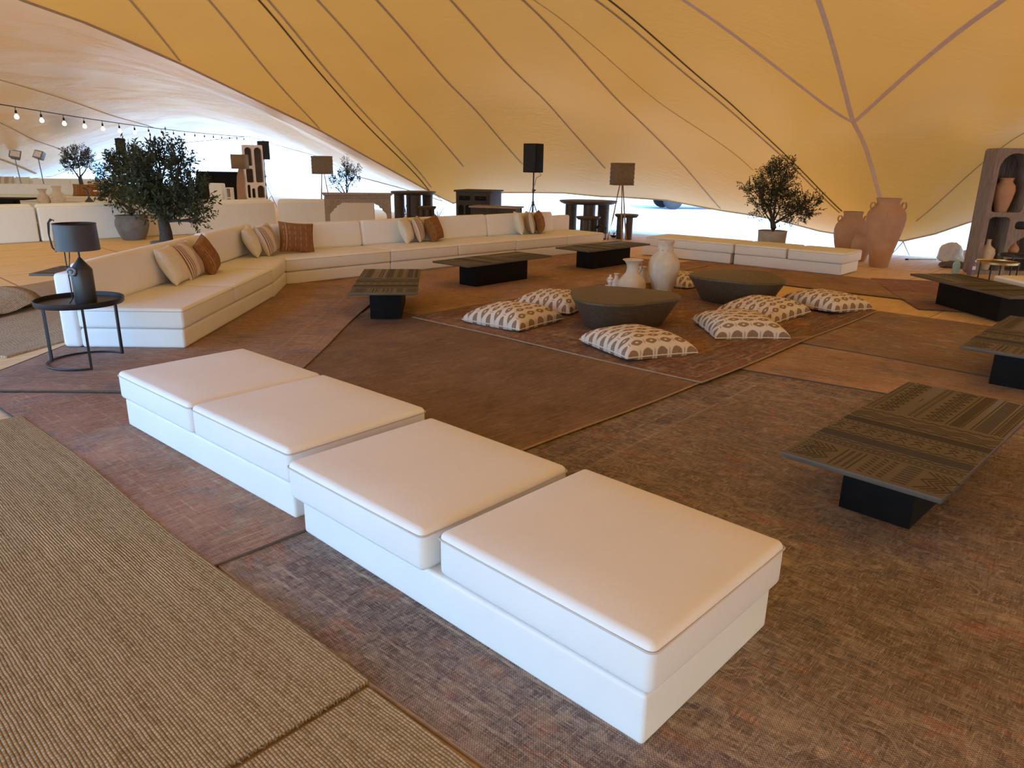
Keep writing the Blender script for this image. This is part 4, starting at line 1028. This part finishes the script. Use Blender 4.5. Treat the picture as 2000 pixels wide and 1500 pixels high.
m = MB(); m.box((0, 0, 1.065), (1.10, 1.04, .05)); m.build('top', dark_carved, t, bevel=.015)
for k in (-1, 1):
    m = MB(); m.box((k*.235, -.485, .88), (.40, .03, .2)); d = m.build('drawer', dark_carved, t, bevel=.012)
    q = MB(); q.box((k*.235, -.503, .88), (.33, .012, .12)); q.build('panel', table_dark, d, bevel=.004)
    q = MB(); q.lathe([(.015, 0), (.015, .03)], 8, (k*.235, -.51, .875)); q.build('knob', dark_carved, d)
    m = MB(); m.box((k*.235, -.485, .40), (.42, .03, .68)); d = m.build('door', dark_carved, t, bevel=.012)
    for a in (-1, 1):
        for b in range(2):
            me = outline_mesh('arch_panel', [rrect(k*.235+a*.1-.075, .12+.32*b, k*.235+a*.1+.075, .38+.32*b, .02, 4, .07)], .014); me.materials.append(table_dark); o = from_mesh('arch_panel', me, d); o.location = (0, -.512, 0)
t = thing('bench', 'low carved wooden table standing in front of the dark sideboard', 'table', (-.48, 19.55, 0), R(-18))
me = outline_mesh('apron', [[(-.62, 0), (-.62, .68), (.62, .68), (.62, 0), (.54, 0), (.54, .48), (.48, .54), (.22, .54), (.16, .48), (.14, .30), (-.14, .30), (-.16, .42), (-.3, .46), (-.54, .42), (-.54, 0)]], .05); me.materials.append(dark_carved); o = from_mesh('apron', me, t); o.location = (0, -.28, 0)
o = from_mesh('apron', me, t); o.location = (0, .23, 0)
m = MB(); m.box((0, 0, .70), (1.32, .66, .04)); m.build('top', carved_wood, t, bevel=.008)
for s in (-1, 1): m = MB(); m.box((s*.58, 0, .56), (.05, .46, .22)); m.build('side_rail', dark_carved, t)
m = MB()
for k in range(18): m.box((-.57+.045*k, -.288, .60), (.02, .02, .12))
m.build('carved_slats', dark_carved, t)

# ---------------------------------------------------------------- niche shelf on the right with its vases
t = thing('niche_shelf', 'weathered grey wooden shelf with rounded niches at the right picture edge', 'shelf', (8.26, 13.0, 0), R(0))
halfarch = lambda x0, z0, x1, z1: [(x0+.03, z0), (x1-.02, z0), (x1, z0+.03), (x1, z1)] + [(x1-(x1-x0)*(1-math.cos(a)), z0+.10+(z1-z0-.10)*math.sin(a)) for a in [math.pi/2*(1-i/10) for i in range(11)]]
ell = [(.52, .84), (.80, .84)] + [(.80, 1.95), (1.22, 1.95), (1.22, .84+.02)][0:2] + [(1.22, .80), (.55, .80), (.50, .82)]
holes = [rrect(.085, 1.09, .63, 2.08, .06, 6, .27), rrect(.09, .07, .46, 1.01, .08, 6),
         rrect(.72, .98, 1.22, 2.05, .06, 6, .22), rrect(.56, .80, 1.22, .94, .06, 6),
         [(.53, .44), (.54, .38), (.58, .35), (1.2, .35), (1.22, .38), (1.22, .72), (.95, .73), (.78, .68), (.64, .59), (.56, .51)], rrect(.53, .07, 1.22, .29, .05, 6)]
me = outline_mesh('front_frame', [rrect(0, 0, 1.30, 2.16, .05, 5)]+holes, .34); me.materials.append(grey_wood); from_mesh('front_frame', me, t)
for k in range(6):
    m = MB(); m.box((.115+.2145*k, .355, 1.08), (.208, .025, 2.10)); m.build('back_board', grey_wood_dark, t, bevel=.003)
jar('terracotta vase in the top niche of the wooden shelf', 8.62, 13.17, [(.09, 0), (.095, .01), (.14, .20), (.165, .36), (.15, .45), (.105, .50), (.10, .55), (.115, .575), (.11, .58), (.09, .56)], None, 1.09, terracotta, 'vase', 'vase')
jar('pale bottle-necked vase in the lower left niche of the wooden shelf', 8.53, 13.17, [(.075, 0), (.08, .01), (.11, .16), (.135, .29), (.12, .37), (.06, .42), (.04, .45), (.037, .52), (.045, .54), (.03, .54)], None, .07, cream_clay, 'vase', 'vase')
v = jar('small clay jug in the rounded middle niche of the wooden shelf', 8.98, 13.17, [(.05, 0), (.09, .04), (.105, .09), (.085, .14), (.045, .18), (.035, .23), (.045, .27), (.03, .27)], None, .35, terracotta, 'vase', 'vase')
handle(v, [(.035, 0, .25), (.075, 0, .25), (.085, 0, .20), (.06, 0, .16)], .009, terracotta)
# nesting tables
def ring_table(label, x, y, r, h, rim_mat, top_mat):
    t = thing('nesting_table', label, 'side table', (x, y, 0), .4, 'round wire nesting tables')
    m = MB(); m.lathe([(r*.98, h-.03), (r, h-.028), (r, h+.006), (r*.985, h+.006), (r*.98, h-.006)], 44); m.build('rim', rim_mat, t)
    m = MB(); m.lathe([(r*.98, h-.02), (0, h-.012)], 44); m.build('top', top_mat, t)
    for k in range(3): a = 2*math.pi*k/3+2.9; m = MB(); m.tube([(r*.99*math.cos(a), r*.99*math.sin(a), 0), (r*.99*math.cos(a), r*.99*math.sin(a), h)], .011, 7); m.build('leg', black_metal, t)
ring_table('gold-rimmed round side table in front of the niche shelf', 7.98, 12.0, .31, .35, gold, gold)
ring_table('black round side table behind the gold-rimmed one', 8.55, 12.35, .30, .43, black_metal, black_metal)

# ---------------------------------------------------------------- odds and ends by the tent corner
def blob(mb, c, r, seed, n=14, amp=.25):
    rd = random.Random(seed); ph = [rd.random()*6 for _ in range(6)]; vs = []
    for j in range(n+1):
        th = math.pi*j/n
        for i in range(2*n):
            a = math.pi*i/n; k = 1+amp*(math.sin(3*a+ph[0])*math.sin(2*th+ph[1])+.6*math.sin(5*a+ph[2]+3*th)+.4*math.sin(7*th+ph[3]))*math.sin(th)
            vs.append((c[0]+r[0]*k*math.sin(th)*math.cos(a), c[1]+r[1]*k*math.sin(th)*math.sin(a), max(.0, c[2]+r[2]*k*math.cos(th))))
    mb.add(vs, [(j*2*n+i, j*2*n+(i+1) % (2*n), (j+1)*2*n+(i+1) % (2*n), (j+1)*2*n+i) for j in range(n) for i in range(2*n)])
    return mb
o = blob(blob(MB(), (0, 0, .18), (.22, .2, .24), 2), (.3, .05, .11), (.25, .2, .16), 3).build('plastic_bag', plastic_white, angle=35); o.location = (8.70, 14.5, 0)
tag(o, 'crumpled white plastic bag on the floor left of the niche shelf', 'bag')
o = blob(MB(), (0, 0, .05), (.26, .14, .08), 6, amp=.15).build('cloth_heap', rubbish, angle=60); o.location = (8.42, 13.9, 0); tag(o, 'small dark cloth heap in front of the white plastic bag', 'cloth')
t = thing('water_bottle', 'teal plastic bottle standing beside the niche shelf', 'bottle', (7.96, 13.05, 0))
m = MB(); m.lathe([(.05, 0), (.06, .02), (.06, .17), (.05, .20), (.02, .235), (.02, .26)], 18); m.build('body', teal_m, t)
m = MB(); m.lathe([(.022, .255), (.022, .28), (.0, .282)], 12); m.build('cap', plastic_white, t)
t = thing('carton', 'small purple carton leaning on the niche shelf', 'box', (8.15, 12.90, 0), R(15))
m = MB(); m.box((0, 0, .11), (.10, .08, .22)); m.build('body', purple_m, t, bevel=.004)
m = MB(); m.box((0, -.042, .13), (.07, .004, .06)); m.build('print_patch', plastic_white, t)
t = thing('broom_pole', 'yellow pole lying on the floor by the tent corner', 'pole', (8.1, 14.95, .012), R(6))
m = MB(); m.tube([(0, 0, .012), (.62, 0, .012)], .013, 8); m.build('shaft', yellow_m, t)
m = MB(); m.tube([(-.06, 0, .012), (.0, 0, .012)], .017, 8); m.build('grip', black_metal, t)
m = MB(); m.box((0, 0, .012), (.36, .20, .02)); o = m.build('board_offcut', grey_wood, None, bevel=.003); o.location = (8.62, 14.15, .002); tag(o, 'thin grey board lying beside the white plastic bag', 'board')

# ---------------------------------------------------------------- far left background
t = thing('arched_shelf', 'tall white plaster shelf with arched niches in the second lounge', 'shelf', (-9.75, 27.0, 0), R(24))
fr = [rrect(0, 0, .68, 2.32, .03, 4)]; 
fr += [rrect(.06, 1.60, .30, 2.24, .04, 5, .12), rrect(.38, 1.02, .64, 2.24, .06, 5, .13), rrect(.06, 1.02, .30, 1.50, .05, 5, .06), rrect(.06, .48, .16, .94, .04, 5, .05), rrect(.21, .48, .32, .82, .04, 5, .055), rrect(.40, .48, .64, .92, .04, 5, .12), rrect(.06, .08, .64, .40, .05, 5)]
me = outline_mesh('front_frame', fr, .45); me.materials.append(plaster); from_mesh('front_frame', me, t)
m = MB(); m.box((.34, .46, 1.16), (.66, .02, 2.28)); m.build('back', plaster_dark, t)
t = thing('bar_counter', 'black bar counter behind the large olive tree', 'bar', (-11.3, 29.0, 0), R(4))
m = MB(); m.box((0, 0, .66), (1.9, .5, 1.32)); m.build('body', speaker_m, t, bevel=.01)
m = MB(); m.box((0, -.05, 1.34), (2.0, .62, .04)); m.build('top', table_dark, t)
for k in range(3): m = MB(); m.box((-.6+.6*k, -.255, .66), (.55, .02, 1.15)); m.build('front_panel', table_dark, t, bevel=.006)
t = thing('armchair', 'small white armchair in front of the black bar counter', 'armchair', (-10.95, 27.0, 0), R(-20))
m = rbox(.62, .2, .98, .05); shift(m, (-.31, .12, 0)).build('back', white, t, angle=70)
m = rbox(.62, .5, .45, .05); shift(m, (-.31, -.38, 0)).build('seat', white, t, angle=70)
t = thing('wine_rack', 'little framed box beside the white armchair', 'box', (-10.45, 26.9, 0), R(-10))
me = outline_mesh('frame', [rrect(0, 0, .2, .84, .01, 2), rrect(.03, .5, .17, .8, .01, 2), rrect(.03, .05, .17, .45, .01, 2)], .2); me.materials.append(plaster); from_mesh('frame', me, t)
m = MB(); m.box((.1, .19, .42), (.18, .01, .8)); m.build('back', terracotta, t)
# low table with clay vases in the second lounge
t = thing('coffee_table', 'long black coffee table of the second lounge at the left picture edge', 'coffee table', (-17.9, 25.6, 0), R(3))
m = MB(); m.box((0, 0, .40), (2.3, .8, .06)); m.build('table_top', table_dark, t); m = MB(); m.box((0, 0, .185), (1.3, .4, .37)); m.build('pedestal', table_dark, t)
jar('squat clay vase with flared lip at the end of the long black table', -16.53, 26.0, [(.14, 0), (.20, .06), (.22, .16), (.17, .28), (.105, .36), (.10, .44), (.15, .51), (.17, .53), (.13, .52)], None, .20, cream_clay, 'vase', 'vase')
jar('round-shouldered clay vase right of the squat one in the second lounge', -16.08, 26.1, [(.14, 0), (.22, .08), (.25, .22), (.20, .36), (.13, .44), (.125, .54), (.155, .60), (.16, .64), (.12, .63)], None, .20, cream_clay, 'vase', 'vase')
m = MB(); m.box((-16.3, 26.05, .1), (1.1, .7, .2)); o = m.build('plinth', plaster, None, bevel=.02); tag(o, 'low white plinth under the two clay vases', 'plinth')
t = thing('side_table', 'small white side table behind the potted olive tree', 'side table', (-13.7, 25.0, 0))
m = MB(); m.lathe([(.42, .72), (.42, .75), (0, .752)], 32); m.build('top', plaster, t); m = MB(); m.lathe([(.20, 0), (.05, .05), (.04, .72)], 16); m.build('stem', plaster, t)
t = thing('table_lamp', 'little dark curved table lamp beside the potted olive tree', 'lamp', (-13.95, 24.3, .40))
m = MB(); m.lathe([(.14, 0), (.13, .03), (.05, .12), (.03, .16)], 20); m.build('base', dark_metal, t)
m = MB(); m.tube([(0, 0, .14), (0, 0, .32), (-.05, 0, .42), (-.14, 0, .44)], .025, 8); m.build('arm', dark_metal, t)
m = MB(); m.box((-13.95, 24.3, .2), (.45, .45, .4)); o = m.build('stool', plaster, None, bevel=.02); tag(o, 'square white stool carrying the little curved lamp', 'stool')
def floodlight(label, x, y, rz):
    t = thing('floodlight', label, 'floodlight', (x, y, 0), rz, 'floodlights on stands')
    m = MB(); m.tube([(.1, 0, 0), (.0, 0, 1.75)], .022, 8); m.build('pole', grey_metal, t)
    m = MB(); m.prism([(-.24, -.12), (.24, -.12), (.16, .14), (-.16, .14)], 0, .36); h = m.build('lamp_head', grey_metal, t, bevel=.02); h.location = (0, 0, 1.72); h.rotation_euler = (R(-25), R(10), 0)
    m = MB(); m.box((0, -.125, .18), (.36, .01, .26)); m.build('lens', plastic_white, h)
    for k in range(3): a = 2.1*k; m = MB(); m.tube([(.09, 0, .35), (.09+.35*math.cos(a), .35*math.sin(a), 0)], .012, 6); m.build('leg', grey_metal, t)
floodlight('left floodlight on a thin stand behind the farthest sofa', -22.5, 33.85, R(20))
floodlight('right floodlight on a thin stand behind the farthest sofa', -21.45, 33.85, R(-15))

# string of bulbs under the second canopy
t = thing('string_lights', 'string of small glowing bulbs hanging across the second lounge', 'string lights', (0, 0, 0))
A, B = Vector((-13.3, 15.5, 3.22)), Vector((-14.6, 41.3, 3.03)); cord = []
bulb_m = NT('glowing_bulb'); bulb_m.set(bulb_m.b, 'Base Color', (1, .93, .8, 1)); bulb_m.set(bulb_m.b, 'Emission Color', (1, .86, .62, 1)); bulb_m.set(bulb_m.b, 'Emission Strength', 2.2); bulb_m = bulb_m.m
n = 22
for i in range(n*4+1):
    s = i/(n*4); p = A.lerp(B, s); p.z -= .18*math.sin(math.pi*s)*1.0; cord.append(tuple(p))
m = MB(); m.tube(cord, .014, 6); m.build('cord', cable_m, t)
sock = MB(); sock.lathe([(.008, 0), (.008, -.08), (.028, -.09), (.028, -.17), (.02, -.175)], 10); sock = sock.mesh('socket'); sock.materials.append(cable_m)
bul = MB(); bul.lathe([(.02, -.17), (.045, -.21), (.062, -.25), (.055, -.29), (.03, -.315), (.0, -.32)], 14); bul = bul.mesh('bulb'); bul.materials.append(bulb_m)
for i in range(n):
    p = cord[i*4+2]; s = from_mesh('socket', sock, t); s.location = p; b = from_mesh('bulb', bul, s)

# ---------------------------------------------------------------- outside
def car(label, x, y, rz, mat, name='car', scale=1.0):
    t = thing(name, label, 'vehicle', (x, y, -.07), rz); t.scale = (scale,)*3
    b = MB(); b.v = []
    prof = [(-2.2, .45), (-2.25, .85), (-2.1, 1.05), (-1.95, 1.1), (-1.6, 1.72), (-1.4, 1.8), (.3, 1.8), (.6, 1.72), (1.15, 1.12), (2.0, 1.02), (2.25, .9), (2.28, .5), (1.95, .40), (-1.9, .40)]
    k = len(prof)
    for yy in (-.93, .93): b.v += [(px, yy*(1 if pz < 1.15 else .82), pz) for px, pz in prof]
    b.f = [tuple(range(k)), tuple(reversed(range(k, 2*k)))]+[(i, k+i, k+(i+1) % k, (i+1) % k) for i in range(k)]
    b.build('body', mat, t, bevel=.03, seg=2)
    for s in (-1, 1):
        for (x0, x1) in ((-1.45, -.55), (-.48, .35)):
            g = MB(); g.add([(x0, s*.925, 1.17), (x1+(.25 if x1 > 0 else 0), s*.925, 1.17), (x1, s*.81, 1.66), (x0+.02, s*.81, 1.66), (x0, s*.90, 1.17), (x1+(.25 if x1 > 0 else 0), s*.90, 1.17), (x1, s*.79, 1.66), (x0+.02, s*.79, 1.66)], [(0,1,2,3),(4,5,6,7),(0,1,5,4),(1,2,6,5),(2,3,7,6),(3,0,4,7)]); g.build('window', dark_glass, t)
        for wx in (-1.42, 1.42):
            w = thing_part('wheel', t, (wx, s*.84, .40))
    return t
wheel = MB(); wheel.lathe([(.22, -.12), (.36, -.12), (.40, -.09), (.40, .09), (.36, .12), (.22, .12)], 32); wheel = wheel.mesh('wheel'); wheel.materials.append(tyre)
rim = MB()
for k in range(6): a = math.pi*k/3; rim.box((.115*math.cos(a), .115*math.sin(a), 0), (.22, .05, .20), a)
rim.lathe([(.21, -.10), (.235, -.10), (.235, .10), (.21, .10)], 28); rim.lathe([(.06, -.11), (.06, .11)], 14); rim = rim.mesh('rim'); rim.materials.append(alloy)
def thing_part(name, par, loc):
    w = from_mesh('wheel', wheel, par); w.location = loc; w.rotation_euler = (R(90), 0, 0); from_mesh('rim', rim, w); return w
car('dark car parked on the sand, one wheel showing under the tent edge', 8.75, 35.0, R(4), car_paint, scale=1.12)
car('white vehicle with grey roof parked beyond the farthest sofa', -38.2, 62.0, R(25), van_white)
o = blob(MB(), (0, 0, .35), (.9, .7, .6), 21, amp=.2).build('boulder', rock_m, angle=40); o.location = (-26., 92., sand_height(-26., 92.)-.1); o.scale = (2.2, 2., 1.9); tag(o, 'pale boulder on the dune between the olive tree and the arched shelf', 'rock')
o = blob(MB(), (0, 0, .3), (.9, .7, .5), 22, amp=.25).build('boulder', rock_m, angle=40); o.location = (-22.5, 84., sand_height(-22.5, 84.)-.05); o.scale = (1.0, .9, .9); tag(o, 'small boulder on the sand right of the far loudspeaker', 'rock')
o = blob(MB(), (0, 0, .3), (.9, .7, .5), 23, amp=.25).build('boulder', rock_m, angle=40); o.location = (-18.5, 72., sand_height(-18.5, 72.)-.05); o.scale = (.6, .6, .6); tag(o, 'tiny rock on the sand left of the woven tripod lamp by the console', 'rock')
m = MB(); m.v = []
for j in range(13):
    for i in range(7): m.v.append((.09*i-.27, .03*math.sin(i*1.9+j*.2), .25*j))
m.f = [(j*7+i, j*7+i+1, (j+1)*7+i+1, (j+1)*7+i) for j in range(12) for i in range(6)]
o = m.build('hanging_cloth', blue_cloth, None, angle=80); o.location = (-24.2, 43.6, -.06); so = o.modifiers.new('thick', 'SOLIDIFY'); so.thickness = .02
tag(o, 'strip of pale blue cloth hanging beyond the small far olive tree', 'cloth')
rd = random.Random(31); k = 0
for (x, y) in ((-2.6, 24.6), (-3.3, 25.4), (-3.9, 26.6)):
    t = thing('dry_shrub', ['dry leafless shrub at the low tent corner left of the sideboard, nearest of three', 'dry leafless shrub at the low tent corner, middle of three', 'dry leafless shrub at the low tent corner, farthest of three'][k], 'shrub', (x, y, -.07), 0, 'dry shrubs'); k += 1
    m = MB()
    for _ in range(26):
        a = rd.random()*6.3; l = rd.uniform(.25, .6); m.tube([(0, 0, 0), (.25*l*math.cos(a), .25*l*math.sin(a), .5*l), (.55*l*math.cos(a+.3), .55*l*math.sin(a+.3), .95*l)], [.008, .006, .002], 4)
    m.build('twigs', bark, t)
